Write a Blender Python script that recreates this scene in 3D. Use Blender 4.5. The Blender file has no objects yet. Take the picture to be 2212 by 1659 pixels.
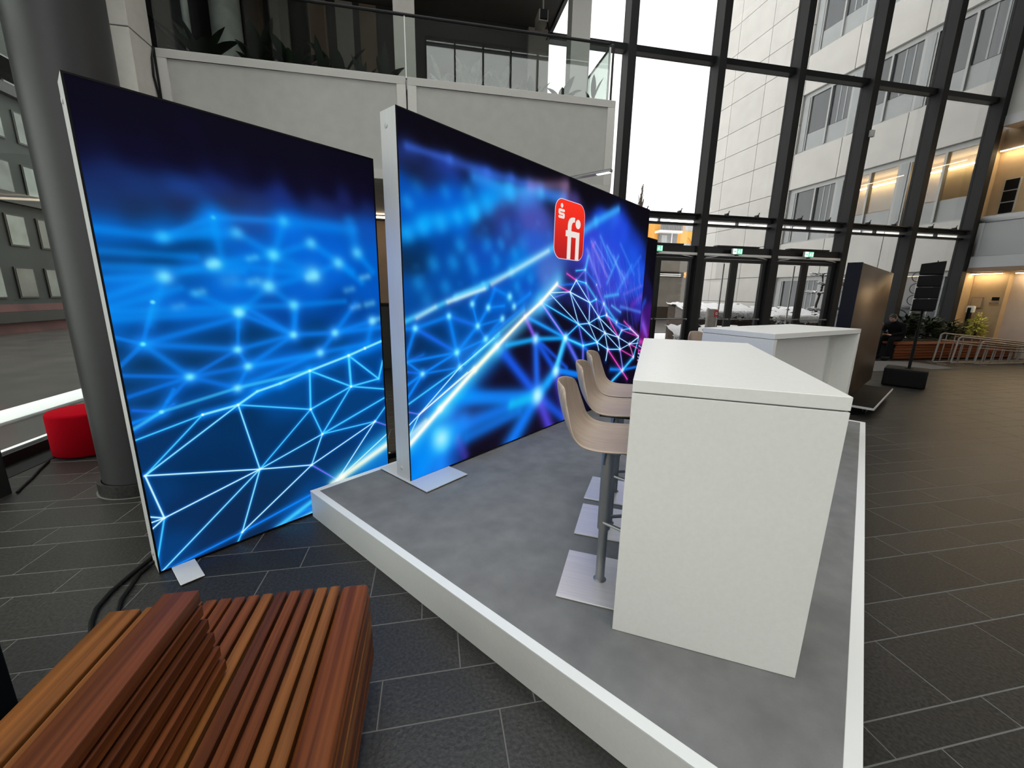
import bpy, bmesh, math, random
import numpy as np
from mathutils import Vector, Matrix, Euler
random.seed(7)
PI = math.pi
SC = bpy.context.scene
COL = SC.collection

# ------------------------------------------------------------------ camera, sky, exposure
cd = bpy.data.cameras.new('camera'); cam = bpy.data.objects.new('camera', cd); COL.objects.link(cam)
cd.sensor_fit = 'HORIZONTAL'; cd.sensor_width = 36.0; cd.lens = 14.2739
cd.clip_start = 0.02; cd.clip_end = 500
CR = ((0.981304, -0.191678, 0.017402), (-0.025307, -0.218133, -0.975591), (0.190795, 0.956911, -0.218905))
CAMZ = 1.594
m = Matrix.Identity(4)
for i in range(3):
    m[i][0] = CR[0][i]; m[i][1] = -CR[1][i]; m[i][2] = -CR[2][i]
m[2][3] = CAMZ
cam.matrix_world = m
SC.camera = cam
w = bpy.data.worlds.new('overcast'); SC.world = w; w.use_nodes = True
bg = w.node_tree.nodes['Background']; bg.inputs[0].default_value = (1.0, 0.985, 0.96, 1); bg.inputs[1].default_value = 4.6
SC.view_settings.view_transform = 'Standard'; SC.view_settings.look = 'None'
SC.view_settings.exposure = 0.0; SC.view_settings.gamma = 1.0; SC.view_settings.use_curve_mapping = False
SC.cycles.max_bounces = 8; SC.cycles.transparent_max_bounces = 24; SC.cycles.diffuse_bounces = 4
SC.cycles.caustics_reflective = False; SC.cycles.caustics_refractive = False
SC.cycles.sample_clamp_indirect = 6.0

# ------------------------------------------------------------------ helpers
def tag(o, label=None, cat=None, group=None, kind=None):
    if label: o['label'] = label
    if cat: o['category'] = cat
    if group: o['group'] = group
    if kind: o['kind'] = kind
    return o
def empty(name, loc=(0, 0, 0), rz=0, label=None, cat=None, group=None, kind=None):
    o = bpy.data.objects.new(name, None); o.empty_display_size = 0.2
    o.location = loc; o.rotation_euler = (0, 0, rz); COL.objects.link(o)
    return tag(o, label, cat, group, kind)
def copy_tree(o, parent=None):
    c = o.copy(); COL.objects.link(c); c.parent = parent
    for ch in list(o.children): copy_tree(ch, c)
    return c
class MB:
    def __init__(s): s.v = []; s.f = []; s.uv = None
    def add(s, vs, fs, M=None):
        b = len(s.v)
        for p in vs:
            p = Vector(p)
            s.v.append(tuple(M @ p) if M is not None else tuple(p))
        for f in fs: s.f.append(tuple(i + b for i in f))
        return s
    def box(s, x0, y0, z0, x1, y1, z1, M=None):
        if x0 > x1: x0, x1 = x1, x0
        if y0 > y1: y0, y1 = y1, y0
        if z0 > z1: z0, z1 = z1, z0
        return s.add([(x0, y0, z0), (x1, y0, z0), (x1, y1, z0), (x0, y1, z0), (x0, y0, z1), (x1, y0, z1), (x1, y1, z1), (x0, y1, z1)],
              [(0, 3, 2, 1), (4, 5, 6, 7), (0, 1, 5, 4), (1, 2, 6, 5), (2, 3, 7, 6), (3, 0, 4, 7)], M)
    def prism(s, pts, z0, z1, M=None):
        n = len(pts)
        a = sum(pts[i][0] * pts[(i + 1) % n][1] - pts[(i + 1) % n][0] * pts[i][1] for i in range(n))
        if a < 0: pts = pts[::-1]
        return s.add([(p[0], p[1], z0) for p in pts] + [(p[0], p[1], z1) for p in pts],
              [tuple(range(n - 1, -1, -1)), tuple(range(n, 2 * n))] + [(i, (i + 1) % n, n + (i + 1) % n, n + i) for i in range(n)], M)
    def poly(s, pts, M=None): return s.add(pts, [tuple(range(len(pts)))], M)
    def tube(s, pts, r, n=8, M=None, closed=False, cap=True):
        pts = [Vector(p) for p in pts]; L = len(pts)
        rr = r if isinstance(r, (list, tuple)) else [r] * L
        vs = []; fs = []; prev = None
        for i, p in enumerate(pts):
            if closed: t = pts[(i + 1) % L] - pts[i - 1]
            else: t = pts[min(i + 1, L - 1)] - pts[max(i - 1, 0)]
            if t.length < 1e-9: t = Vector((0, 0, 1))
            t.normalize()
            if prev is None:
                a = Vector((0, 0, 1)) if abs(t.z) < 0.9 else Vector((1, 0, 0))
                nrm = t.cross(a).normalized()
            else:
                nrm = prev - t * prev.dot(t)
                if nrm.length < 1e-6: nrm = t.orthogonal()
                nrm.normalize()
            prev = nrm; bi = t.cross(nrm)
            for k in range(n):
                a = 2 * PI * k / n
                vs.append(p + (nrm * math.cos(a) + bi * math.sin(a)) * rr[i])
        rng = L if closed else L - 1
        for i in range(rng):
            j = (i + 1) % L
            for k in range(n):
                k2 = (k + 1) % n
                fs.append((i * n + k, i * n + k2, j * n + k2, j * n + k))
        if cap and not closed:
            fs.append(tuple(range(n - 1, -1, -1))); fs.append(tuple((L - 1) * n + k for k in range(n)))
        return s.add(vs, fs, M)
    def lathe(s, prof, n=24, M=None):
        vs = []; fs = []; L = len(prof)
        for r, z in prof:
            for k in range(n):
                a = 2 * PI * k / n; vs.append((r * math.cos(a), r * math.sin(a), z))
        for i in range(L - 1):
            for k in range(n):
                k2 = (k + 1) % n; fs.append((i * n + k, i * n + k2, (i + 1) * n + k2, (i + 1) * n + k))
        fs.append(tuple(range(n - 1, -1, -1))); fs.append(tuple((L - 1) * n + k for k in range(n)))
        return s.add(vs, fs, M)
    def mesh(s, name, mat=None, bevel=0, seg=2, smooth=False, ang=35):
        me = bpy.data.meshes.new(name); me.from_pydata(s.v, [], s.f)
        if bevel:
            b = bmesh.new(); b.from_mesh(me)
            bmesh.ops.remove_doubles(b, verts=b.verts, dist=1e-6)
            es = [e for e in b.edges if len(e.link_faces) == 2 and e.calc_face_angle(0) > math.radians(30)]
            bmesh.ops.bevel(b, geom=es, offset=bevel, segments=seg, profile=0.5, affect='EDGES', clamp_overlap=True)
            b.to_mesh(me); b.free()
        if smooth or bevel:
            me.shade_smooth(); me.set_sharp_from_angle(angle=math.radians(ang))
        if mat: me.materials.append(mat)
        me.update()
        return me
    def obj(s, name, mat, parent=None, bevel=0, seg=2, smooth=False, kind=None, label=None, ang=35):
        o = bpy.data.objects.new(name, s.mesh(name, mat, bevel, seg, smooth, ang)); COL.objects.link(o)
        if parent: o.parent = parent
        if kind: o['kind'] = kind
        if label: o['label'] = label
        return o
def inst(name, me, parent, loc=(0, 0, 0), rot=(0, 0, 0), scale=(1, 1, 1)):
    o = bpy.data.objects.new(name, me); COL.objects.link(o); o.parent = parent
    o.location = loc; o.rotation_euler = rot; o.scale = scale
    return o
def T(x, y, z, rz=0): return Matrix.Translation((x, y, z)) @ Matrix.Rotation(rz, 4, 'Z')

# ------------------------------------------------------------------ materials
def mat(name, col, rough=0.5, metal=0.0, var=0.0, scale=8.0, bump=0.0, bscale=200.0, objrand=0.0, spec=0.5, stretch=(1, 1, 1), col2=None, coat=0.0, detail=4.0):
    M = bpy.data.materials.new(name); M.use_nodes = True
    nt = M.node_tree; N = nt.nodes; p = N['Principled BSDF']
    p.inputs['Roughness'].default_value = rough; p.inputs['Metallic'].default_value = metal
    p.inputs['Specular IOR Level'].default_value = spec
    if coat: p.inputs['Coat Weight'].default_value = coat; p.inputs['Coat Roughness'].default_value = 0.1
    col = tuple(col) + (1,)
    p.inputs['Base Color'].default_value = col
    src = None
    if var or bump or col2:
        tc = N.new('ShaderNodeTexCoord'); mp = N.new('ShaderNodeMapping'); mp.inputs['Scale'].default_value = stretch
        nt.links.new(tc.outputs['Object'], mp.inputs['Vector'])
    if var or col2:
        nz = N.new('ShaderNodeTexNoise'); nz.inputs['Scale'].default_value = scale; nz.inputs['Detail'].default_value = detail
        nt.links.new(mp.outputs[0], nz.inputs['Vector'])
        rp = N.new('ShaderNodeValToRGB'); rp.color_ramp.elements[0].position = 0.3; rp.color_ramp.elements[1].position = 0.72
        c2 = tuple(col2) + (1,) if col2 else tuple(c * (1 + var) for c in col[:3]) + (1,)
        c1 = col if col2 else tuple(c * (1 - var) for c in col[:3]) + (1,)
        rp.color_ramp.elements[0].color = c1; rp.color_ramp.elements[1].color = c2
        nt.links.new(nz.outputs['Fac'], rp.inputs[0]); src = rp.outputs[0]
    if objrand:
        oi = N.new('ShaderNodeObjectInfo'); mr = N.new('ShaderNodeMapRange')
        mr.inputs[3].default_value = 1 - objrand; mr.inputs[4].default_value = 1 + objrand
        nt.links.new(oi.outputs['Random'], mr.inputs[0])
        mx = N.new('ShaderNodeMix'); mx.data_type = 'RGBA'; mx.blend_type = 'MULTIPLY'; mx.inputs[0].default_value = 1
        if src: nt.links.new(src, mx.inputs[6])
        else: mx.inputs[6].default_value = col
        cb = N.new('ShaderNodeCombineColor')
        for i in range(3): nt.links.new(mr.outputs[0], cb.inputs[i])
        nt.links.new(cb.outputs[0], mx.inputs[7]); src = mx.outputs[2]
    if src: nt.links.new(src, p.inputs['Base Color'])
    if bump:
        nb = N.new('ShaderNodeTexNoise'); nb.inputs['Scale'].default_value = bscale; nb.inputs['Detail'].default_value = 3
        nt.links.new(mp.outputs[0], nb.inputs['Vector'])
        bp = N.new('ShaderNodeBump'); bp.inputs['Strength'].default_value = bump; bp.inputs['Distance'].default_value = 0.002
        nt.links.new(nb.outputs['Fac'], bp.inputs['Height']); nt.links.new(bp.outputs[0], p.inputs['Normal'])
    return M
def emis(name, col, s):
    M = bpy.data.materials.new(name); M.use_nodes = True; nt = M.node_tree; p = nt.nodes['Principled BSDF']
    p.inputs['Base Color'].default_value = tuple(col) + (1,); p.inputs['Emission Color'].default_value = tuple(col) + (1,)
    p.inputs['Emission Strength'].default_value = s
    return M
def glass(name, tint=(1, 1, 1), refl=1.0, rough=0.0, base=0.0):
    M = bpy.data.materials.new(name); M.use_nodes = True; nt = M.node_tree; N = nt.nodes
    N.remove(N['Principled BSDF']); out = N['Material Output']
    tr = N.new('ShaderNodeBsdfTransparent'); tr.inputs[0].default_value = tuple(tint) + (1,)
    gl = N.new('ShaderNodeBsdfGlossy'); gl.inputs['Roughness'].default_value = rough
    fr = N.new('ShaderNodeFresnel'); ge = N.new('ShaderNodeNewGeometry'); mr = N.new('ShaderNodeMapRange'); mr.inputs[3].default_value = 1.5; mr.inputs[4].default_value = 1 / 1.5
    nt.links.new(ge.outputs['Backfacing'], mr.inputs[0]); nt.links.new(mr.outputs[0], fr.inputs[0])
    mu = N.new('ShaderNodeMath'); mu.operation = 'MULTIPLY_ADD'; mu.inputs[1].default_value = refl; mu.inputs[2].default_value = base; mu.use_clamp = True
    mx = N.new('ShaderNodeMixShader')
    nt.links.new(fr.outputs[0], mu.inputs[0]); nt.links.new(mu.outputs[0], mx.inputs[0])
    nt.links.new(tr.outputs[0], mx.inputs[1]); nt.links.new(gl.outputs[0], mx.inputs[2]); nt.links.new(mx.outputs[0], out.inputs[0])
    return M
def wood(name, c1, c2, rough=0.42, axis=1):
    st = [55, 55, 55]; st[axis] = 1.2
    return mat(name, c1, rough, col2=c2, scale=1.0, stretch=tuple(st), bump=0.2, bscale=3.0, objrand=0.25, detail=6.0, spec=0.18)

m_tile = mat('granite_tile', (0.009, 0.0083, 0.0075), 0.4, col2=(0.042, 0.039, 0.035), scale=75, bump=0.7, bscale=60, objrand=0.2, spec=0.4, detail=8)
m_grout = mat('grout', (0.145, 0.142, 0.135), 0.9)
m_carpet = mat('grey_carpet', (0.162, 0.160, 0.160), 0.9, col2=(0.222, 0.219, 0.217), scale=7, bump=0.6, bscale=350, detail=9)
m_white = mat('white_laminate', (0.80, 0.785, 0.75), 0.38, var=0.02, scale=60, bump=0.05, bscale=400)
m_whitetrim = mat('white_edge', (0.85, 0.85, 0.84), 0.35)
m_alu = mat('aluminium', (0.72, 0.71, 0.70), 0.42, metal=0.2, var=0.04, scale=3, stretch=(40, 40, 1))
m_steel = mat('brushed_steel', (0.80, 0.76, 0.745), 0.33, metal=0.4, var=0.06, scale=2, stretch=(60, 2, 2))
m_dsteel = mat('satin_steel_tube', (0.30, 0.30, 0.30), 0.4, metal=0.7)
m_black = mat('black_rubber', (0.0022, 0.0022, 0.0025), 0.6, spec=0.2)
m_blackmetal = mat('black_frame_metal', (0.008, 0.0085, 0.009), 0.45, spec=0.3)
m_mull = mat('dark_grey_mullion', (0.016, 0.0162, 0.0165), 0.6, spec=0.25, var=0.15, scale=2)
m_column = mat('charcoal_column_paint', (0.024, 0.0235, 0.024), 0.45, var=0.05, scale=30)
m_plaster = mat('warm_grey_plaster', (0.52, 0.505, 0.475), 0.8, var=0.03, scale=60, bump=0.15, bscale=120)
m_plaster_in = mat('grey_plaster_panel', (0.43, 0.42, 0.395), 0.8, var=0.05, scale=6, bump=0.2, bscale=110)
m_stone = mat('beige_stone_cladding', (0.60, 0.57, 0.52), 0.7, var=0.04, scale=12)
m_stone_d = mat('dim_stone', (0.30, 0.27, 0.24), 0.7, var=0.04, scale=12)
m_darkwall = mat('dark_interior_wall', (0.028, 0.026, 0.023), 0.8, var=0.1, scale=2)
m_brownwall = mat('brown_interior_wall', (0.22, 0.15, 0.10), 0.75, var=0.08, scale=3)
m_woodfar = wood('wood_far', (0.11, 0.03, 0.012), (0.21, 0.065, 0.024), axis=0)
m_wood = wood('oiled_hardwood', (0.075, 0.018, 0.004), (0.215, 0.062, 0.015))
m_wood_l = wood('oiled_hardwood_pale', (0.10, 0.032, 0.007), (0.235, 0.085, 0.020))
m_wood_d = wood('oiled_hardwood_dark', (0.055, 0.014, 0.0045), (0.15, 0.042, 0.012))
m_red = mat('red_felt', (0.34, 0.001, 0.008), 0.95, spec=0.05, bump=0.3, bscale=300)
m_seat = mat('beige_wood_shell', (0.36, 0.27, 0.205), 0.45, col2=(0.47, 0.365, 0.285), scale=3, stretch=(40, 2, 2))
m_clad = mat('cream_cladding', (0.64, 0.625, 0.585), 0.7, var=0.05, scale=1.5, objrand=0.03)
m_joint = mat('cladding_joint', (0.12, 0.115, 0.11), 0.9)
m_winframe = mat('grey_window_frame', (0.42, 0.43, 0.42), 0.5, metal=0.2)
m_lowpanel = mat('enamelled_window_panel', (0.36, 0.38, 0.38), 0.25, var=0.06, scale=2)
m_darkglass = mat('dark_window_glass', (0.045, 0.055, 0.062), 0.06, var=0.4, scale=0.7, stretch=(3, 3, .5), spec=0.9)
m_snow = mat('snow', (0.93, 0.94, 0.96), 0.7, var=0.03, scale=3, bump=0.6, bscale=12)
m_pave = mat('wet_dark_paving', (0.06, 0.052, 0.05), 0.4, var=0.3, scale=1.5)
m_hedge = mat('winter_hedge', (0.035, 0.022, 0.016), 0.9, col2=(0.10, 0.07, 0.05), scale=30)
m_leaf = mat('dark_green_leaf', (0.012, 0.022, 0.010), 0.35, objrand=0.4)
m_leaf2 = mat('leaf_green', (0.030, 0.050, 0.020), 0.45, objrand=0.4, var=0.3, scale=10)
m_leafpale = mat('pale_leaf', (0.20, 0.215, 0.18), 0.5, var=0.3, scale=14, objrand=0.2)
m_leafy = mat('yellow_green_leaf', (0.48, 0.50, 0.10), 0.5, var=0.35, scale=12)
m_bark = mat('bark', (0.05, 0.038, 0.03), 0.9, var=0.3, scale=20)
m_orange = mat('orange_render', (0.75, 0.36, 0.07), 0.8, var=0.05, scale=.4)
m_concrete = mat('beige_concrete', (0.42, 0.38, 0.32), 0.85, var=0.18, scale=0.8)
m_greyclad = mat('grey_cladding', (0.22, 0.22, 0.22), 0.7, var=0.15, scale=2)
m_skin = mat('skin', (0.42, 0.24, 0.17), 0.55)
m_cloth = mat('black_jacket', (0.003, 0.003, 0.004), 0.9, spec=0.15)
m_cloth2 = mat('dark_trousers', (0.012, 0.012, 0.015), 0.85)
m_hair = mat('dark_hair', (0.006, 0.005, 0.005), 0.6)
m_bronze = mat('bronze_metal_panel', (0.115, 0.078, 0.052), 0.34, metal=0.85, var=0.12, scale=1.2)
m_navy = mat('navy_side', (0.0012, 0.0015, 0.007), 0.5, spec=0.2)
m_galv = mat('galvanised_steel', (0.26, 0.235, 0.215), 0.5, metal=0.5, var=0.15, scale=10)
m_mat = mat('grey_floor_mat', (0.10, 0.10, 0.10), 0.8, var=0.08, scale=20)
m_amber = mat('sand_wall', (0.42, 0.31, 0.19), 0.75, var=0.05, scale=5)
m_pinkwall = mat('pale_wall', (0.46, 0.39, 0.34), 0.75, var=0.04, scale=5)
m_plastic = mat('light_grey_plastic', (0.55, 0.55, 0.55), 0.45)
m_led = emis('warm_led', (1.0, 0.76, 0.44), 52.0)
m_ledw = emis('white_led', (1.0, 0.97, 0.92), 3.0)
m_exit_g = emis('exit_green', (0.12, 0.62, 0.36), 0.9)
m_exit_w = emis('exit_white', (0.9, 1.0, 0.94), 0.95)
g_facade = glass('facade_glass', (0.63, 0.635, 0.635), 0.4)
g_rail = glass('railing_glass', (0.89, 0.93, 0.91), 1.3, base=0.045)
g_left = glass('left_glazing', (0.72, 0.75, 0.73), 0.4, base=0.02)
g_win = glass('office_window_glass', (0.85, 0.89, 0.89), 1.0, base=0.05)
g_front = glass('front_glass', (0.64, 0.65, 0.65), 0.3)
g_roof = glass('roof_glass', (0.95, 0.97, 0.97), 0.3)

# ------------------------------------------------------------------ setting: floor with granite tiles
def proj(x, y, z=0.0):
    d = (x, y, z - CAMZ); c = [sum(CR[i][k] * d[k] for k in range(3)) for i in range(3)]
    return (1106 + 877.05 * c[0] / c[2], 829.5 + 877.05 * c[1] / c[2]) if c[2] > 0.05 else None
AU = 0.67080202
UX = Vector((math.cos(AU), math.sin(AU), 0)); VY = Vector((math.sin(AU), -math.cos(AU), 0))
C0 = Vector((-0.873185, 2.865846, 0))
def S(u, v, z=0.0): return C0 + UX * u + VY * v + Vector((0, 0, z))
def inv(x, y):
    d = Vector((x, y, 0)) - C0; return d.dot(UX), d.dot(VY)
fl = MB(); fl.box(-3.85, -6, -0.2, 22, 10.02, -0.0012)
floor = fl.obj('floor', m_grout, kind='structure')
PER = [.127, .303, .204, .305, .201, .317, .2, .302, .203, .295]
OFF = {0: 1.584, 1: 2.045, 2: 2.19, 3: 3.12, 4: 2.95, 5: 3.285, 6: -.795, 7: -2.345, 8: -2.49, 9: -2.185}
tiles = []; y = 0.828 - 2.457; k = 0
while y < 9.95:
    wd = PER[k % 10]; y1 = min(y + wd, 10.0)
    cyc = k // 10; off = OFF[k % 10] + (0.0 if cyc == 1 else 0.23 * cyc + 0.11 * ((k * 7) % 5))
    x = off - 0.607 * math.ceil((off + 3.8) / 0.607)
    while x < 17.2:
        xa, xb = max(x, -3.82), min(x + 0.607, 17.3)
        if xb - xa > 0.05: tiles.append((xa, y, xb, y1, k % 10))
        x += 0.607
    y = y1; k += 1
def score(t):
    cx, cy = (t[0] + t[2]) / 2, (t[1] + t[3]) / 2
    u, v = inv(cx, cy)
    if -0.05 < u < 5.05 and 0.1 < v < 2.95: return 0
    if -1.2 < cx < -0.27 and cy < 1.3: return 0
    q = [proj(a, b) for a, b in ((t[0], t[1]), (t[2], t[1]), (t[2], t[3]), (t[0], t[3]))]
    if any(p is None for p in q): return 0
    if all(p[0] < -10 or p[0] > 2222 or p[1] > 1670 for p in q): return 0
    a = abs(sum(q[i][0] * q[(i + 1) % 4][1] - q[(i + 1) % 4][0] * q[i][1] for i in range(4))) / 2
    return a
sc = sorted(((score(t), i) for i, t in enumerate(tiles)), reverse=True)
pick = [i for s_, i in sc[:290] if s_ > 60]
meshes = {}
ps = set(pick); rest = MB(); G = 0.0028
for i, t in enumerate(tiles):
    xa, ya, xb, yb, kk = t
    if i in ps:
        key = (round(xb - xa, 3), round(yb - ya, 3))
        if key not in meshes:
            hx, hy = (xb - xa) / 2 - G, (yb - ya) / 2 - G
            b = MB(); b.box(-hx, -hy, -0.02, hx, hy, 0); meshes[key] = b.mesh('tile', m_tile, bevel=0.001, seg=1)
        inst('tile', meshes[key], floor, ((xa + xb) / 2, (ya + yb) / 2, 0))
    else: rest.box(xa + G, ya + G, -0.02, xb - G, yb - G, 0)
rest.obj('paving', m_tile, floor, kind='stuff')
MB().box(-3.76, -1, 0.0005, -3.52, 9.7, 0.004).obj('black_floor_strip', m_black, floor)  # flat black strip on the floor along the left glazing
# ------------------------------------------------------------------ glazed facade at the back
FY = 10.0
wb = empty('wall_back', (0, FY, 0), kind='structure')
MX = [4.44, 6.71, 8.91, 11.13, 13.36, 15.53]
mm = MB().box(0, -0.28, 0, 0.19, 0.06, 14).mesh('mullion', m_mull, bevel=0.004, seg=1)
for x in MX: inst('mullion', mm, wb, (x, 0, 0))
bays = [(2.66, 4.44)] + [(MX[i] + .19, MX[i + 1]) for i in range(5)]
for bi, (xa, xb) in enumerate(bays):
    for z0, z1, d in ((6.95, 7.08, .16), (3.49, 3.62, .14), (3.36, 3.41, .10), (10.6, 10.73, .16), (13.85, 14.0, .2)):
        MB().box(xa, -d, z0, xb, 0.04, z1).obj('transom', m_blackmetal, wb)
    MB().tube([(xa, -.2, 3.60), (xb, -.2, 3.60)], .022, 8).obj('sprinkler_pipe', m_blackmetal, wb, smooth=True)
    for fx in (.28, .72):
        x = xa + (xb - xa) * fx
        MB().box(x - .03, -.24, 3.58, x + .03, -.14, 3.66).tube([(x, -.2, 3.6), (x + .05, -.22, 3.72)], .012, 6).obj('pipe_clamp', m_blackmetal, wb)
    MB().box((xa + xb) / 2 - .012, -.1, 3.41, (xa + xb) / 2 + .012, 0, 3.49).obj('spacer', m_blackmetal, wb)
    rows = [(3.62, 6.95), (7.08, 10.6), (10.73, 13.85)]
    rows += [(2.85, 3.36)] if bi in (1, 2, 3) else [(0.08, 3.36)]
    for z0, z1 in rows:
        MB().box(xa, -.012, z0, xb, .004, z1).obj('glass_pane', g_facade, wb)
    if bi not in (1, 2, 3): MB().box(xa, -.12, 0, xb, .05, .08).obj('sill', m_blackmetal, wb)
# double doors in three bays
for di, (xa, xb) in enumerate(bays[1:4]):
    dr = empty('door_%d' % (di + 1), ((xa + xb) / 2, FY, 0), kind='structure')
    h = (xb - xa) / 2
    MB().box(-h, -.2, 2.56, h, .05, 2.85).obj('door_header', m_blackmetal, dr)
    MB().box(-h, -.26, 2.615, h, -.2, 2.68).obj('closer_rail', m_alu, dr, bevel=.004)
    MB().box(-h * .62, -.24, 2.85, h * .62, -.06, 2.885).obj('air_outlet', m_blackmetal, dr)
    for sx in (-1, 1):
        MB().box(sx * h - .05, -.18, 0, sx * h + .05, .02, 2.56).obj('door_jamb', m_blackmetal, dr)
        x0, x1 = (-h + .05, -.004) if sx < 0 else (.004, h - .05)
        lf = MB()
        st = .10
        lf.box(x0, -.17, .01, x0 + st, -.11, 2.55).box(x1 - st, -.17, .01, x1, -.11, 2.55)
        lf.box(x0 + st, -.17, 2.47, x1 - st, -.11, 2.55).box(x0 + st, -.17, .01, x1 - st, -.11, .14)
        L = lf.obj('door_leaf', m_blackmetal, dr)
        MB().box(x0 + st, -.146, .14, x1 - st, -.134, 2.47).obj('door_glass', g_facade, L)
        MB().tube([(x0 + .04, -.23, 1.0), (x1 - .04, -.23, 1.0)], .016, 8).box(x0 + .03, -.24, .98, x0 + .06, -.17, 1.02).box(x1 - .06, -.24, .98, x1 - .03, -.17, 1.02).obj('push_bar', m_dsteel, L, smooth=True)
        if sx < 0:
            xx = x1 - st - .13
            MB().tube([(xx, -.06, .3), (xx, -.06, 2.45)], .018, 8)  .obj('pull_handle', m_alu, L, smooth=True)
        ax = sx * h * .55
        MB().tube([(ax, -.22, 2.62), (ax + sx * .2, -.28, 2.585), (ax + sx * .36, -.21, 2.575)], .012, 6).obj('closer_arm', m_alu, dr)
# emergency exit signs above the doors
def exit_sign(x, lab):
    e = empty('exit_sign', (x, 9.62, 2.73), label=lab, cat='exit sign', group='exit signs over the glass doors')
    MB().box(-.14, -.03, -.07, .14, .03, .07).obj('housing', m_plastic, e, bevel=.004)
    MB().box(-.03, .03, -.03, .03, .181, .05).obj('bracket', m_blackmetal, e)
    MB().box(-.135, -.034, -.065, -.03, -.0305, .065).obj('white_panel', m_exit_w, e)
    MB().box(-.03, -.034, -.065, .135, -.0305, .065).obj('green_panel', m_exit_g, e)
    g = MB(); yy = -.036
    def q(*p): g.poly([(a, yy, b) for a, b in p])
    q((.085, -.05), (.12, -.05), (.12, .05), (.085, .05))
    q((.03, .03), (.048, .03), (.048, .048), (.03, .048))
    q((.0, -.005), (.05, .028), (.058, .016), (.008, -.015)); q((.025, .025), (.045, .02), (.05, -.015), (.03, -.015))
    q((.03, -.015), (.05, -.015), (.072, -.045), (.058, -.05)); q((.03, -.015), (.045, -.015), (.02, -.05), (.004, -.045))
    g.obj('running_figure', m_exit_w, e)
    a = MB(); a.poly([(-.12, yy, .012), (-.12, yy, -.012), (-.08, yy, -.012), (-.08, yy, .012)]); a.poly([(-.08, yy, .035), (-.08, yy, -.035), (-.045, yy, 0)])
    a.obj('arrow', m_exit_g, e)
    MB().lathe([(.05, 0), (.05, .012), (.03, .03), (.012, .035)], 12, T(-.01, -.02, -.105)).obj('emergency_lamp', m_blackmetal, e)
exit_sign(5.5, 'green and white exit sign beside the top corner of the far backlit wall')
exit_sign(7.75, 'green and white exit sign over the middle pair of glass doors')
exit_sign(9.93, 'green and white exit sign over the right pair of glass doors')
tag(MB().box(11.25, 9.655, 5.7, 11.37, 9.715, 5.86).obj('sensor_box', m_plastic, bevel=.006), 'small light grey box fixed high on a dark facade mullion', 'sensor')
# fire call pillar before the doors
fp = empty('call_point_pillar', (6.6, 8.75, 0), label='slim grey metal pillar with red fire call plate before the doors', cat='pillar')
MB().box(-.12, -.06, 0, .09, .06, 1.30).obj('post', m_galv, fp, bevel=.006)
MB().box(-.14, -.1, 0, .12, .1, .015).obj('base_plate', m_galv, fp)
cp = MB().box(.012, -.075, 1.12, .10, -.06, 1.28).obj('call_plate', mat('signal_red', (.45, .01, .01), .4), fp)
MB().box(.038, -.079, 1.175, .078, -.075, 1.225).obj('call_frame', m_whitetrim, cp); MB().box(.047, -.082, 1.185, .069, -.079, 1.215).obj('call_button', m_black, cp)

# back wall behind the gallery (solid) and ceiling slabs
wl = MB(); wl.box(-3.9, 10.02, 0, 2.66, 10.3, 14); gw = wl.obj('trim_1', m_darkwall, kind='structure')
MB().box(-3.7, 9.98, 0.0, 2.6, 10.018, 3.1).obj('lower_wall', m_brownwall, gw)
MB().box(-3.4, 9.3, 3.06, 2.4, 9.36, 3.09).obj('added_fill_strip', emis('warm_fill_glow', (1.0, .82, .6), 9.0), gw)  # glowing strip added under the slab to brighten the brown wall
for i, x in enumerate((-3.2, -2.75, -2.05, -1.55, -1.1)):
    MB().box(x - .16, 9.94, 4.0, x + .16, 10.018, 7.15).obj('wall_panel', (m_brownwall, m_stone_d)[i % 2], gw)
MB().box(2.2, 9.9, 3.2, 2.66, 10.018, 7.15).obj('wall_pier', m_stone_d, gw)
# upper slab over the gallery = ceiling
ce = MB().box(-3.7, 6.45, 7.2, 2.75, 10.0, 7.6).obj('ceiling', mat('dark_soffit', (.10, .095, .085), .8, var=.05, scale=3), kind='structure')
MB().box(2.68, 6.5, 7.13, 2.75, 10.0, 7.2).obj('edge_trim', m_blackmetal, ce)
# glass roof over the hall
rf = empty('trim_2', (0, 0, 14.0), kind='structure')
for x in [-3.8 + 2.22 * k for k in range(10)]: MB().box(x - .06, -6, 0, x + .06, 10, .3).obj('roof_beam', m_mull, rf)
for y_ in (-6, -2, 2, 6, 10): MB().box(-3.9, y_ - .05, .02, 16.5, y_ + .05, .2).obj('roof_purlin', m_mull, rf)
MB().box(-3.9, -6, .3, 4.5, 10, .32).obj('roof_pane', g_roof, rf)
MB().box(4.5, -6, .3, 20, 10, .4).obj('roof_shade_deck', m_plaster, rf)  # unseen opaque roof part, added to cut skylight from the right
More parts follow.
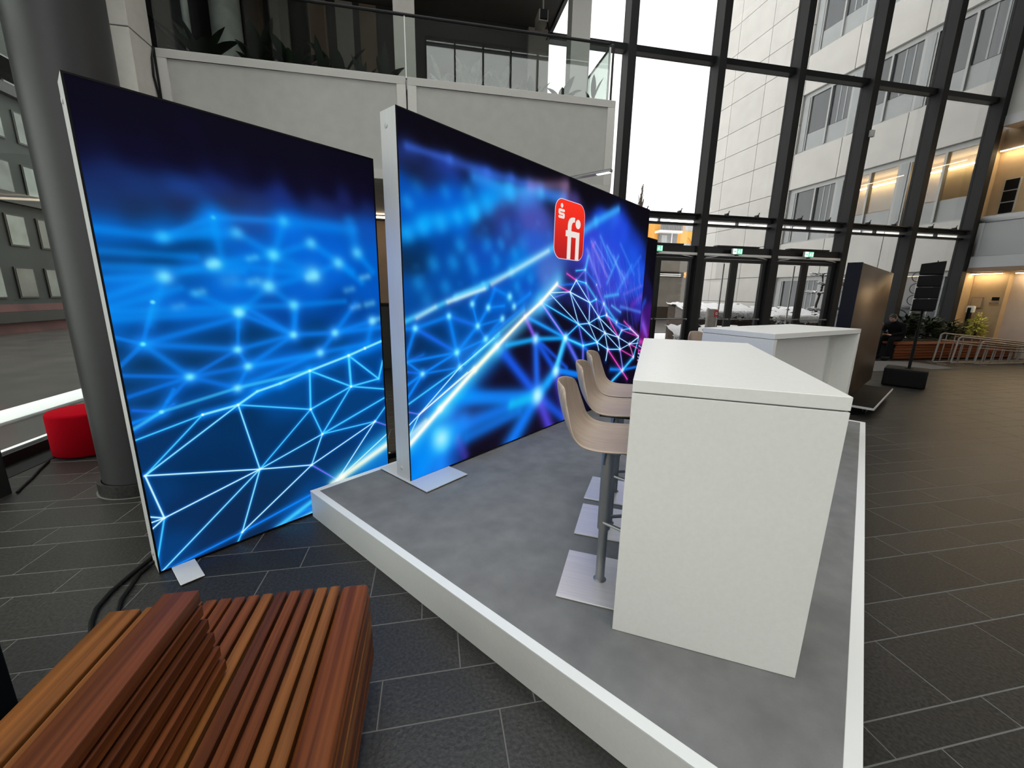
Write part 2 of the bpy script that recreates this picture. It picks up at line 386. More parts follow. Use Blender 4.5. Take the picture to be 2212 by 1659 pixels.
# wall behind the camera with a row of tall windows high up; lower left glazing added for light from behind
wf = empty('wall_front', (0, -6, 0), kind='structure')
m_fw = mat('front_wall_dark', (.06, .058, .055), .8)
b = MB().box(-3.9, -.3, 0, 16.5, 0, .4).box(1.4, -.3, .4, 16.5, 0, 8.9).box(-3.9, -.3, 11.52, 16.5, 0, 14).box(-3.9, -.3, 8.9, .05, 0, 11.52).box(8.2, -.3, 8.9, 16.5, 0, 11.52)
b.obj('wall_surface', m_fw, wf)
for k in range(8): MB().box(.05 + 1.16 * k - .03, -.2, 8.9, .05 + 1.16 * k + .03, 0, 11.52).obj('window_bar', m_blackmetal, wf)
for k in range(5): MB().box(-3.8 + 1.3 * k - .03, -.2, .4, -3.8 + 1.3 * k + .03, 0, 8.9).obj('window_bar', m_blackmetal, wf)
MB().box(.05, -.2, 11.28, 8.2, 0, 11.34).box(-3.8, -.2, 4.5, 1.4, 0, 4.6).obj('window_transom', m_blackmetal, wf)
MB().box(.05, -.16, 8.9, 8.2, -.15, 11.52).obj('window_pane', g_front, wf); MB().box(-3.8, -.16, .4, 1.4, -.15, 8.9).obj('window_pane', g_front, wf)

# ------------------------------------------------------------------ glazed wall on the left
wlft = empty('wall_left', (-3.8, 0, 0), kind='structure')
for yy in (-1.4, 0.96 + .1, 3.4, 5.75, 8.1): MB().box(0, yy, 0, .55 if yy > 3 and yy < 4 else .3, yy + .2, 14).obj('mullion', m_mull, wlft)
MB().box(-.06, -6, 0, .04, 10, .1).obj('sill', m_mull, wlft)
for z in (3.45,): MB().box(-.05, -6, z, .1, 10, z + .13).obj('transom', m_blackmetal, wlft)
MB().box(-.06, -6, 4.6, .1, 10, 14).obj('upper_wall', m_blackmetal, wlft)
for y0, y1 in ((-6, -1.4), (-1.2, 1.06), (1.26, 3.4), (3.6, 5.75), (5.95, 8.1), (8.3, 10)):
    for z0, z1 in ((.1, 3.45), (3.58, 4.6)):
        MB().box(-.012, y0, z0, 0, y1, z1).obj('glass_pane', g_left, wlft)
# black pillar edge at lower left
pb = empty('black_post', (-1.80, 1.40, 0), label='black square post at the lower left edge beyond the bench', cat='post')
MB().box(-.2, -.2, 0, .2, .2, .95).obj('shaft', m_black, pb, bevel=.01); MB().box(-.215, -.215, 0, .215, .215, .02).obj('base', m_blackmetal, pb)

# ------------------------------------------------------------------ gallery balcony on the left
BY = 6.5
ba = empty('balcony', (0, BY, 0), label='grey plastered gallery balcony with glass railing above the backlit walls', cat='balcony')
def parapet(xa, xb, zt=4.455, zb=3.14):
    p = MB(); bd = .125
    p.box(xa, 0, zb, xb, .25, zb + bd).box(xa, 0, zt - .10, xb, .25, zt).box(xa, 0, zb + bd, xa + bd, .25, zt - .10).box(xb - bd, 0, zb + bd, xb, .25, zt - .10)
    o = p.obj('parapet_panel', m_plaster, ba, bevel=.006, seg=1)
    MB().box(xa + bd, .018, zb + bd, xb - bd, .2, zt - .10).obj('inset_field', m_plaster_in, o)
parapet(-3.26, -.265); parapet(-.245, 2.82)
MB().box(-3.26, .25, 3.14, 2.82, 3.5, 3.4).obj('floor_slab', m_plaster_in, ba)
MB().box(2.66, .25, 3.4, 2.82, 3.5, 4.455).obj('end_parapet', m_plaster, ba)
MB().box(-3.2, .25, 4.1, 2.66, 1.0, 4.40).obj('planter_soil', m_bark, ba)
MB().box(-3.24, .06, 4.455, -.262, .078, 5.185).obj('railing_pane', g_rail, ba)
MB().box(-.248, .06, 4.455, 2.70, .078, 5.185).obj('railing_pane', g_rail, ba)
MB().box(2.735, .13, 4.455, 2.753, 3.4, 5.185).obj('railing_pane', g_rail, ba)
MB().tube([(-3.24, .06, 5.205), (2.68, .06, 5.205)], .02, 10).obj('handrail', m_mull, ba, smooth=True)
MB().tube([(2.755, .06, 4.455), (2.755, .06, 5.20), (2.755, .12, 5.225), (2.755, 3.4, 5.225)], .017, 8).obj('handrail', m_blackmetal, ba, smooth=True)
MB().box(-.262, .05, 4.455, -.248, .09, 5.19).obj('pane_joint', m_alu, ba)
MB().box(2.715, .12, 4.455, 2.74, .135, 5.2).obj('end_post', m_whitetrim, ba)
for i, (x0, x1, y0, y1, lab, mt) in enumerate(((-.46, -.14, 1.05, 1.35, 'slim pale column behind the joint of the balcony glass', m_stone), (2.33, 2.65, .80, 1.04, 'square grey column behind the right end of the balcony glass', m_plaster))):
    c = empty('column', ((x0 + x1) / 2, BY + (y0 + y1) / 2, 3.4), label=lab, cat='column')
    hx, hy = (x1 - x0) / 2, (y1 - y0) / 2
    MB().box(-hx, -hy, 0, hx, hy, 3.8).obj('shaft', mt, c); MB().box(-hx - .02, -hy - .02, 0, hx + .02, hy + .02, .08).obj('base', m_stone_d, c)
for i, (x, y_, r, lab) in enumerate(((-3.34, 7.6, .045, 'thin white post at the left end of the balcony'), (-3.1, 8.35, .215, 'round pale stone column behind the left balcony plants'))):
    c = empty('column', (x, y_, 3.4), label=lab, cat='column')
    MB().lathe([(r, 0), (r, 3.8)], 24).obj('shaft', mat('marble%d' % i, (.42, .43, .41), .5, var=.25, scale=4), c, smooth=True); MB().lathe([(r + .02, 0), (r + .02, .06)], 24).obj('base', m_stone_d, c)
# beige stone pier with a joint at the gallery's left end
pr = empty('stone_pier', (-3.545, 6.3, 0), label='beige stone pier left of the balcony beside the dark column', cat='column')
for z0, z1 in ((0, 2.2), (2.21, 4.44), (4.452, 7.0), (7.01, 10)): MB().box(-.14, -.22, z0, .28, .195, z1).obj('stone_block', m_stone, pr, bevel=.004, seg=1)
MB().box(-.13, -.21, 0, .27, .185, 10).obj('core', m_joint, pr)
tag(MB().tube([(-3.245, 6.47, 4.43), (-3.25, 6.42, 4.30), (-3.25, 6.40, 4.1), (-3.245, 6.44, 3.9), (-3.24, 6.47, 3.2)], .012, 6).tube([(-3.245, 6.475, 4.45), (-3.24, 6.475, 3.2)], .012, 6).obj('hanging_cable', m_black, smooth=True), 'dark cable hanging down beside the stone pier and balcony', 'cable')
# device under the upper slab
dv = empty('spotlight', (1.95, 7.6, 6.06), label='small grey projector hung under the upper soffit of the balcony', cat='spotlight')
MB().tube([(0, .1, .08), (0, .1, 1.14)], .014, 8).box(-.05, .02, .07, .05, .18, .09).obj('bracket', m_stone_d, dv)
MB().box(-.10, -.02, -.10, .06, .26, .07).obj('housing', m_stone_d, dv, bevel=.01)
MB().box(-.08, -.05, -.08, .04, -.02, .05).obj('lens_hood', m_black, dv); MB().tube([(.05, .0, -.1), (.10, .05, -.2), (.07, .1, -.3)], .012, 6).obj('lead', m_black, dv)
# things seen through the slit between the walls
cb = empty('cabinet', (-.98, 8.9, 0), label='dark cabinet seen through the slit between two backlit walls', cat='cabinet')
MB().box(-.4, -.25, 0, .4, .25, 1.3).obj('body', m_darkwall, cb, bevel=.03); MB().box(-.42, -.27, 1.3, .42, .27, 1.34).obj('top', m_black, cb)

# ------------------------------------------------------------------ gallery on the right
wr = empty('wall_right', (15.72, 0, 0), kind='structure')
for y0, y1 in ((7.0, 9.72), (4.2, 6.98), (1.4, 4.18)):
    p = MB(); bd = .13
    p.box(0, y0, 2.55, .3, y1, 2.55 + .32).box(0, y0, 3.98 - .17, .3, y1, 3.98).box(0, y0, 2.87, .3, y0 + bd, 3.81).box(0, y1 - bd, 2.87, .3, y1, 3.81)
    o = p.obj('parapet_panel', mat('right_parapet', (.50, .51, .52), .75), wr, bevel=.005, seg=1)
    MB().box(.02, y0 + bd, 2.87, .28, y1 - bd, 3.81).obj('inset_field', mat('right_inset', (.40, .41, .41), .75), o)
MB().box(-.02, -2, 2.44, 4, 9.75, 2.55).obj('gallery_slab', mat('slab_brown', (.25, .17, .11), .7), wr)
MB().box(.75, 9.2, 0, 1.5, 9.96, 2.44).obj('wall_surface', m_amber, wr)
MB().box(.93, -2, 0, 1.5, 9.2, 2.44).obj('wall_surface', m_pinkwall, wr)
MB().box(.75, 9.17, 0, 1.5, 9.2, 2.44).obj('pilaster', m_amber, wr)
MB().box(0, 9.965, 0, .75, 9.995, 2.44).box(0, 9.965, 2.55, .55, 9.995, 6.4).obj('wall_surface', m_amber, wr)
MB().box(.55, -2, 2.55, 1.2, 9.96, 6.4).obj('wall_surface', m_amber, wr)
MB().box(.02, -6, 6.6, .3, 9.96, 14.3).obj('upper_wall', m_plaster, wr)  # added above the slab to block sky light from the right
MB().box(-.02, -2, 6.34, 4, 9.75, 6.6).obj('upper_slab', m_plastic, wr)
gr = MB().box(.5, 9.35, 4.05, .55, 9.68, 5.0).obj('display_case', m_winframe, wr)
for j in range(3): MB().box(.49, 9.37, 4.08 + .31 * j, .5, 9.66, 4.08 + .31 * j + .28).obj('case_pane', m_black, gr)
def strip(lab, x, y0, y1, z):
    s = empty('light_strip', (x, (y0 + y1) / 2, z), label=lab, cat='light', group='warm light strips of the right gallery')
    h = (y1 - y0) / 2
    MB().box(-.035, -h, .012, .035, h, .04).obj('channel', m_alu, s); MB().box(-.025, -h + .01, 0, .025, h - .01, .012).obj('diffuser', m_led, s)
strip('warm light strip under the right gallery slab, next to the last mullion', 16.3, 9.25, 9.95, 2.39)
strip('warm light strip under the right gallery slab at the photo edge', 16.45, 5.5, 9.05, 2.39)
strip('warm light strip along the upper right gallery wall', 16.12, 5.5, 9.9, 5.78)
nb = empty('wall_notice', (16.44, 9.73, 1.55), label='small framed notice on the sand coloured wall', cat='sign')
MB().box(-.02, -.14, -.16, 0, .14, .16).obj('frame', m_galv, nb); MB().box(-.025, -.12, -.14, -.02, .12, .14).obj('sheet', m_amber, nb)
ds = empty('door_plate', (16.42, 9.31, 1.62), label='dark sign plate with small shelf on the sand wall', cat='sign')
MB().box(-.02, -.08, 0, 0, .08, .1).obj('plate', m_black, ds); MB().box(-.03, -.11, -.10, 0, .11, -.05).obj('shelf', m_galv, ds)
dpn = empty('sanitizer_stand', (16.05, 9.62, 0), label='black stand with white dispenser head before the sand wall', cat='stand')
MB().box(-.05, -.04, 0, .05, .04, 1.4).box(-.15, -.15, 0, .15, .15, .02).obj('post', m_black, dpn, bevel=.01); MB().box(-.03, -.10, 1.25, .07, .09, 1.45).obj('dispenser', m_whitetrim, dpn, bevel=.03)

# ------------------------------------------------------------------ outside
gs = MB(); gs.box(-60, 10.1, -.3, 90, 120, -.08); gs.box(-60, -20, -.3, -4.0, 10.1, -.08)
gnd = gs.obj('snowy_ground', m_snow, kind='structure')
MB().box(-5.0, -10, -.08, -3.9, 30, -.05).obj('paving_strip', m_pave, gnd)
MB().box(-5.5, -10, -.08, -5.0, 30, .0).obj('snow_bank', m_snow, gnd, bevel=.03)
MB().box(-4.1, -10, -.08, -3.88, 30, .04).obj('snow_ridge', m_snow, gnd, bevel=.03)
MB().box(-14, -10, -.08, -5.45, 40, -.06).obj('road', m_pave, gnd)
MB().box(8, 17, -.08, 30, 27, -.055).obj('road', m_pave, gnd)
MB().box(4, 10.1, -.08, 15.5, 11.4, -.06).obj('threshold_paving', m_pave, gnd)
# office wing to the right of the facade
WX = 15.9
of = empty('office_building', (WX, 10.1, 0), label='cream clad office wing with window bands seen through the facade', cat='building')
def oy(y_): return y_ - 10.1
bk = MB(); bk.box(.10, oy(16.95), 0, 8, oy(22.6), 17.2)
zs = [(0, .15), (2.5, 4.0), (6.28, 7.75), (10.05, 11.53), (13.8, 15.3), (16.6, 17.2)]
for z0, z1 in zs: bk.box(.10, oy(10.15), z0, 8, oy(16.95), z1)
bk.obj('core', m_joint, of)
def panel(y0, y1, z0, z1): MB().box(0, oy(y0) + .012, z0 + .012, .10, oy(y1) - .012, z1 - .012).obj('cladding_panel', m_clad, of, bevel=.004, seg=1)
cols = [16.95, 19.31, 21.58, 22.6]; rowz = [0, 1.35, 2.55, 4.0, 5.14, 6.28, 7.74, 8.92, 10.06, 11.52, 12.67, 13.85, 15.25, 17.2]
for i in range(3):
    for j in range(len(rowz) - 1): panel(cols[i], cols[i + 1], rowz[j], rowz[j + 1])
yc = [10.15, 12.46, 14.76, 16.95]
for i in range(3):
    for z0, z1 in zs[1:]: panel(yc[i], yc[i + 1], z0, z1)
def window(y0, y1, z0, z1, lit, low=True):
    wdt = y1 - y0; f = MB(); d0, d1 = .10, .22
    fr = .05
    f.box(d0, 0, 0, d1, fr, z1 - z0).box(d0, wdt - fr, 0, d1, wdt, z1 - z0).box(d0, fr, 0, d1, wdt - fr, fr).box(d0, fr, z1 - z0 - .16, d1, wdt - fr, z1 - z0)
    f.box(d0, wdt - .36, fr, d1, wdt - .30, z1 - z0 - .16)
    o = f.obj('window', m_winframe, of); o.location = (0, oy(y0), z0)
    H = z1 - z0; lz = .72 if low else fr
    xs = [fr, (wdt - .36) * .5, wdt - .36]
    MB().box(d0 - .02, wdt - .30, fr, d0 + .04, wdt - fr, H - .16).obj('side_panel', m_lowpanel, o)
    for a, b_ in ((xs[0], xs[1]), (xs[1], xs[2])):
        MB().box(d0 + .05, a + .03, lz, d0 + .065, b_ - .03, H - .16).obj('pane', g_win if lit else m_darkglass, o)
        if low: MB().box(d0 + .03, a + .03, fr, d0 + .08, b_ - .03, lz - .02).obj('lower_panel', m_lowpanel, o)
    MB().box(d0 - .03, xs[1] - .035, fr, d1, xs[1] + .035, H - .16).obj('mullion', m_winframe, o)
    MB().box(d0 - .03, 0, -.03, d1, wdt, 0).obj('sill', m_winframe, o)
    if not lit:
        for a in (.25, .55): MB().box(d0 + .04, xs[0] + (xs[1] - xs[0]) * a, lz, d0 + .049, xs[0] + (xs[1] - xs[0]) * a + .05, H - .16).obj('blind_cord', m_lowpanel, o)
    if lit:
        MB().box(1.3, .0, 0, 1.35, wdt, H).box(.3, 0, 0, 1.3, wdt, .03).box(.3, 0, H - .1, 1.3, wdt, H).box(.3, 0, 0, 1.3, .03, H).box(.3, wdt - .03, 0, 1.3, wdt, H).obj('room', m_amber, o)
        MB().box(1.12, .05, H - .42, 1.2, wdt - .05, H - .38).obj('lamp', m_led, o)
for j, (z0, z1) in enumerate(((4.0, 6.28), (7.75, 10.05), (11.53, 13.8), (15.3, 16.6))):
    for i in range(3): window(yc[i], yc[i + 1], z0, z1, j == 0 and i < 2)
for i in range(3): window(yc[i], yc[i + 1], .15, 2.5, False, False)
MB().box(1.4, oy(10.15), 0, 8, oy(16.95), 17.2).obj('inner_mass', m_darkwall, of)
# hedges with snow
def hedge(x0, x1, y0, y1, z1, lab, n=420, snow=.72):
    h = empty('hedge', ((x0 + x1) / 2, (y0 + y1) / 2, -.08), label=lab, cat='hedge')
    hx, hy = (x1 - x0) / 2, (y1 - y0) / 2; rnd = random.Random(int(x0 * 10))
    b = MB(); sn = MB()
    b.prism([(-hy + .08, 0), (hy - .08, 0), (hy - .08, z1 - .06), (-hy + .08, z1 - .42)], -hx + .1, hx - .1, Matrix(((0, 0, 1, 0), (1, 0, 0, 0), (0, 1, 0, 0), (0, 0, 0, 1))))
    for i in range(n):
        a = rnd.uniform(0, 2 * PI); px, py = rnd.uniform(-hx, hx), rnd.uniform(-hy, hy); pz = rnd.uniform(.1, z1 - .3)
        if rnd.random() < .5: py = -hy + rnd.uniform(-.04, .1)
        L = rnd.uniform(.08, .2); d = Vector((math.cos(a), math.sin(a), rnd.uniform(.2, 1))).normalized() * L
        sd = d.cross(Vector((0, 0, 1))).normalized() * .03; p = Vector((px, py, pz))
        b.poly([p - sd, p + sd, p + d])
    NX_, NY_ = int(hx * 16), int(hy * 14)
    vs = [(-hx + 2 * hx * i / NX_ + rnd.uniform(-.03, .03), -hy + 2 * hy * j / NY_ + rnd.uniform(-.03, .03), z1 - .34 * (1 - j / NY_) ** 1.5 + rnd.uniform(-.04, .04)) for j in range(NY_ + 1) for i in range(NX_ + 1)]
    sn.add(vs, [(j * (NX_ + 1) + i, j * (NX_ + 1) + i + 1, (j + 1) * (NX_ + 1) + i + 1, (j + 1) * (NX_ + 1) + i) for j in range(NY_) for i in range(NX_) if rnd.random() < .93])
    for i in range(int(n * 3.2)):
        px, py = rnd.uniform(-hx, hx), -hy + rnd.uniform(-.07, .12)
        r = rnd.uniform(.03, .09); zz = z1 - .30 - abs(rnd.gauss(0, .09)) + .03
        sn.add([(px - r, py, zz), (px, py - r * .6, zz - .02), (px + r, py, zz), (px, py + r * .6, zz - .02), (px, py, zz + r * .6), (px, py, zz - .03)], [(0, 1, 4), (1, 2, 4), (2, 3, 4), (3, 0, 4), (1, 0, 5), (2, 1, 5), (3, 2, 5), (0, 3, 5)])
    b.obj('twigs', m_hedge, h, kind='stuff'); sn.obj('snow_cover', m_snow, h, kind='stuff', smooth=True)
hedge(8.9, 12.0, 13.0, 14.6, 1.42, 'snow topped hedge outside the middle pair of glass doors')
hedge(12.1, 14.55, 12.6, 14.6, 1.30, 'snow topped hedge outside the right pair of glass doors')
hedge(7.6, 11.3, 11.7, 12.4, .72, 'low snowy hedge close behind the middle glass doors', 260)
# far buildings and trees
lo = empty('ramp_wall', (16.2, 27, -.08), label='beige concrete wall with dark opening seen through the left glass door', cat='building')
MB().box(-4, 0, .9, 1.9, 3, 2.95).obj('wall', m_concrete, lo); MB().box(-4.2, -.4, 3.35, 2.1, 3, 4.2).obj('roof_edge', m_concrete, lo)
MB().box(-4, .6, 2.95, 1.9, 3, 3.35).obj('soffit_gap', m_bark, lo); MB().box(-4, -.1, 0, 1.9, 3, .9).obj('plinth', m_hedge, lo)
for k in range(2): MB().box(-2.9 + k * .1, .5, 3.05 + k * .12, 1.6, .56, 3.09 + k * .12).obj('light_tube', m_ledw, lo)
ob = empty('apartment_building', (36.5, 60, -.08), label='orange apartment block with grey balconies far behind the doors', cat='building')
MB().box(-2.9, 0, 0, 10, 10, 12.65).box(-12, 3, 0, -2.9, 10, 11.75).obj('walls', m_orange, ob)
MB().box(-2.2, -.5, 0, .75, 0, 10.9).obj('grey_bay', m_greyclad, ob); MB().box(-.25, -.53, 0, -.12, -.5, 10.9).obj('bay_edge', m_whitetrim, ob)
sl = MB().box(-2.8, -1.5, 10.9, .9, 0, 11.2).obj('balcony', m_whitetrim, ob)
for k in range(14): MB().box(-2.78 + .28 * k, -1.5, 11.2, -2.70 + .28 * k, -1.44, 12.15).obj('baluster', m_greyclad, sl)
MB().box(-2.8, -1.52, 12.1, .9, -1.42, 12.22).obj('rail', m_greyclad, sl); MB().box(-2.75, -1.43, 11.25, .85, -1.41, 12.1).obj('infill', m_greyclad, sl)
for x0, x1, z0, z1, yy in ((-5.4, -3.2, 8.6, 11.0, 3), (-8.4, -6.2, 8.6, 11.0, 3), (-1.6, -.4, 11.2, 12.5, 0), (2.1, 4.6, 11.5, 12.5, 0), (2.1, 4.6, 8.2, 9.6, 0), (-1.9, -1.0, 9.0, 10.6, -.5)):
    wn = MB().box(x0, yy - .06, z0, x1, yy + .1, z1).obj('window', m_winframe, ob)
    MB().box(x0 + .08, yy - .08, z0 + .08, (x0 + x1) / 2 - .04, yy - .06, z1 - .08).box((x0 + x1) / 2 + .04, yy - .08, z0 + .08, x1 - .08, yy - .06, z1 - .08).obj('pane', m_lowpanel, wn)
def bare_tree(loc, h, lab, spread=.35, n=60, r0=.12, snow=False, name='bare_tree', up=.8, bm=None):
    t = empty(name, loc, label=lab, cat='tree'); rnd = random.Random(int(loc[0] * 7))
    MB().tube([(0, 0, 0), (.05, .02, h * .4), (-.03, 0, h * .75), (0, 0, h)], [r0, r0 * .7, r0 * .4, .01], 6).obj('trunk', m_bark, t, smooth=True)
    b = MB(); sn = MB()
    for i in range(n):
        z = h * rnd.uniform(.15, .95); a = rnd.uniform(0, 2 * PI); L = h * spread * (1.1 - z / h) * rnd.uniform(.6, 1.2)
        d = Vector((math.cos(a), math.sin(a), up)).normalized(); p0 = Vector((0, 0, z)); p1 = p0 + d * L * .5 + Vector((0, 0, L * .1)); p2 = p0 + d * L + Vector((0, 0, L * .3))
        b.tube([p0, p1, p2], [r0 * .25, r0 * .15, r0 * .05], 4)
        for q in range(3):
            a2 = rnd.uniform(0, 2 * PI); e = p1.lerp(p2, rnd.random()); d2 = Vector((math.cos(a2), math.sin(a2), up)).normalized() * L * .35
            b.tube([e, e + d2], [r0 * .1, r0 * .04], 3)
            if snow: sn.tube([e + Vector((0, 0, .02)), e + d2 + Vector((0, 0, .02))], [.03, .02], 4)
    b.obj('branches', bm or m_bark, t, kind='stuff')
    if snow: sn.obj('snow', m_snow, t, kind='stuff')
bare_tree((40.35, 78, 0), 22.6, 'tall bare poplar rising behind the middle backlit wall', spread=.22, n=150, r0=.42, up=3.2)
bare_tree((33.6, 50, 0), 10.0, 'reddish bare tree before the orange apartment block', spread=.28, n=60, r0=.12, bm=mat('red_twigs', (.16, .06, .04), .9))
st = empty('garden_tree', (15.25, 14.0, -.08), label='small cloud pruned tree with snowy pads outside the right door', cat='tree')
MB().tube([(0, 0, 0), (.1, 0, .7), (-.03, 0, 1.4), (.12, 0, 2.1), (.05, 0, 2.6)], [.06, .05, .045, .035, .02], 6).obj('trunk', m_bark, st, smooth=True)
rnd = random.Random(3)
for cx, cz, r in ((.0, 2.6, .36), (-.1, 1.9, .33), (.25, 2.25, .22), (.1, 1.25, .3)):
    b = MB(); sn = MB(); b.tube([(0.05, 0, cz - .15), (cx, 0, cz)], .02, 5)
    for i in range(46):
        a = rnd.uniform(0, 2 * PI); q = r * math.sqrt(rnd.random()); p = Vector((cx + q * math.cos(a), q * math.sin(a), cz + rnd.uniform(-.06, .04)))
        d = Vector((math.cos(a), math.sin(a), .15)) * .12; b.tube([p - d * .4, p + d], [.012, .006], 3); sn.tube([p + Vector((0, 0, .025)) - d * .3, p + d + Vector((0, 0, .025))], [.024, .014], 4)
    pd = b.obj('branch_pad', m_bark, st); sn.obj('snow', m_snow, pd, kind='stuff')
# dark building across the road on the left
lb = empty('street_building', (-14, 18, -.08), label='dim grey building across the road seen through the left glazing', cat='building')
MB().box(-5, -12, 0, 0, 14, 13).obj('wall', mat('murky_facade', (.022, .027, .025), .8, var=.35, scale=.8), lb)
for r_ in range(5):
    for c_ in range(11):
        y0 = -7.5 + c_ * 1.15 + (.1 if r_ % 2 else 0); z0 = 1.2 + r_ * 1.75
        wn = MB().box(-.02, y0, z0, .05, y0 + .72, z0 + 1.05).obj('window', m_blackmetal, lb)
        MB().box(.05, y0 + .05, z0 + .05, .06, y0 + .67, z0 + 1.0).obj('pane', mat('murky_pane', (.10, .12, .11), .3, var=.5, scale=1.2, objrand=.4) if (r_ == 0 and c_ == 0) else bpy.data.materials['murky_pane'], wn)
for z0 in (.4, 4.35, 7.9): MB().box(0, -12, z0, .25, 14, z0 + .35).obj('ledge', m_blackmetal, lb)
MB().box(-.01, -12, 0, .02, 14, 1.0).obj('plinth', mat('plinth_maroon', (.09, .03, .03), .7, var=.5, scale=1), lb)
PAL = [(0.82,1,1),(0.55,0.92,1),(0.25,0.78,1),(0.5,0.33,0.93),(0.0,0.47,0.97),(1,1,0.86),(0.07,0.33,0.9),(0.02,0.42,0.93),(0.0,0.52,0.97),(0.9,1,1),(0.1,0.4,0.95),(0.05,0.6,0.98),(0.15,0.65,1),(0.05,0.65,0.98),(0.1,0.6,1),(0.55,0.4,0.95),(0.3,0.25,0.85),(0.1,0.65,1),(0.75,0.98,1),(0.0,0.75,0.95),(0.3,0.85,1),(0.0,0.6,1),(0.2,0.38,0.85),(0.15,0.6,1),(0.6,0.45,0.6),(0.2,0.65,1),(0.08,0.25,0.85),(0.6,0.5,0.95),(0.45,0.5,1),(0.3,0.6,1),(0.5,0.5,1),(0.4,0.65,1),(0.5,0.6,1),(0.3,0.4,0.95),(0.3,0.7,1),(0.25,0.75,1),(0.2,0.5,1),(0.15,0.4,0.95),(0.4,0.2,0.8),(0.45,0.15,0.75),(0.3,0.55,1),(0.4,0.8,1),(0.93,0.25,0.72),(0.5,0.15,0.7),(0.4,0.5,1),(0.8,0.5,0.9),(0.9,0.5,0.9),(0.6,0.3,0.9),(1,1,1)]
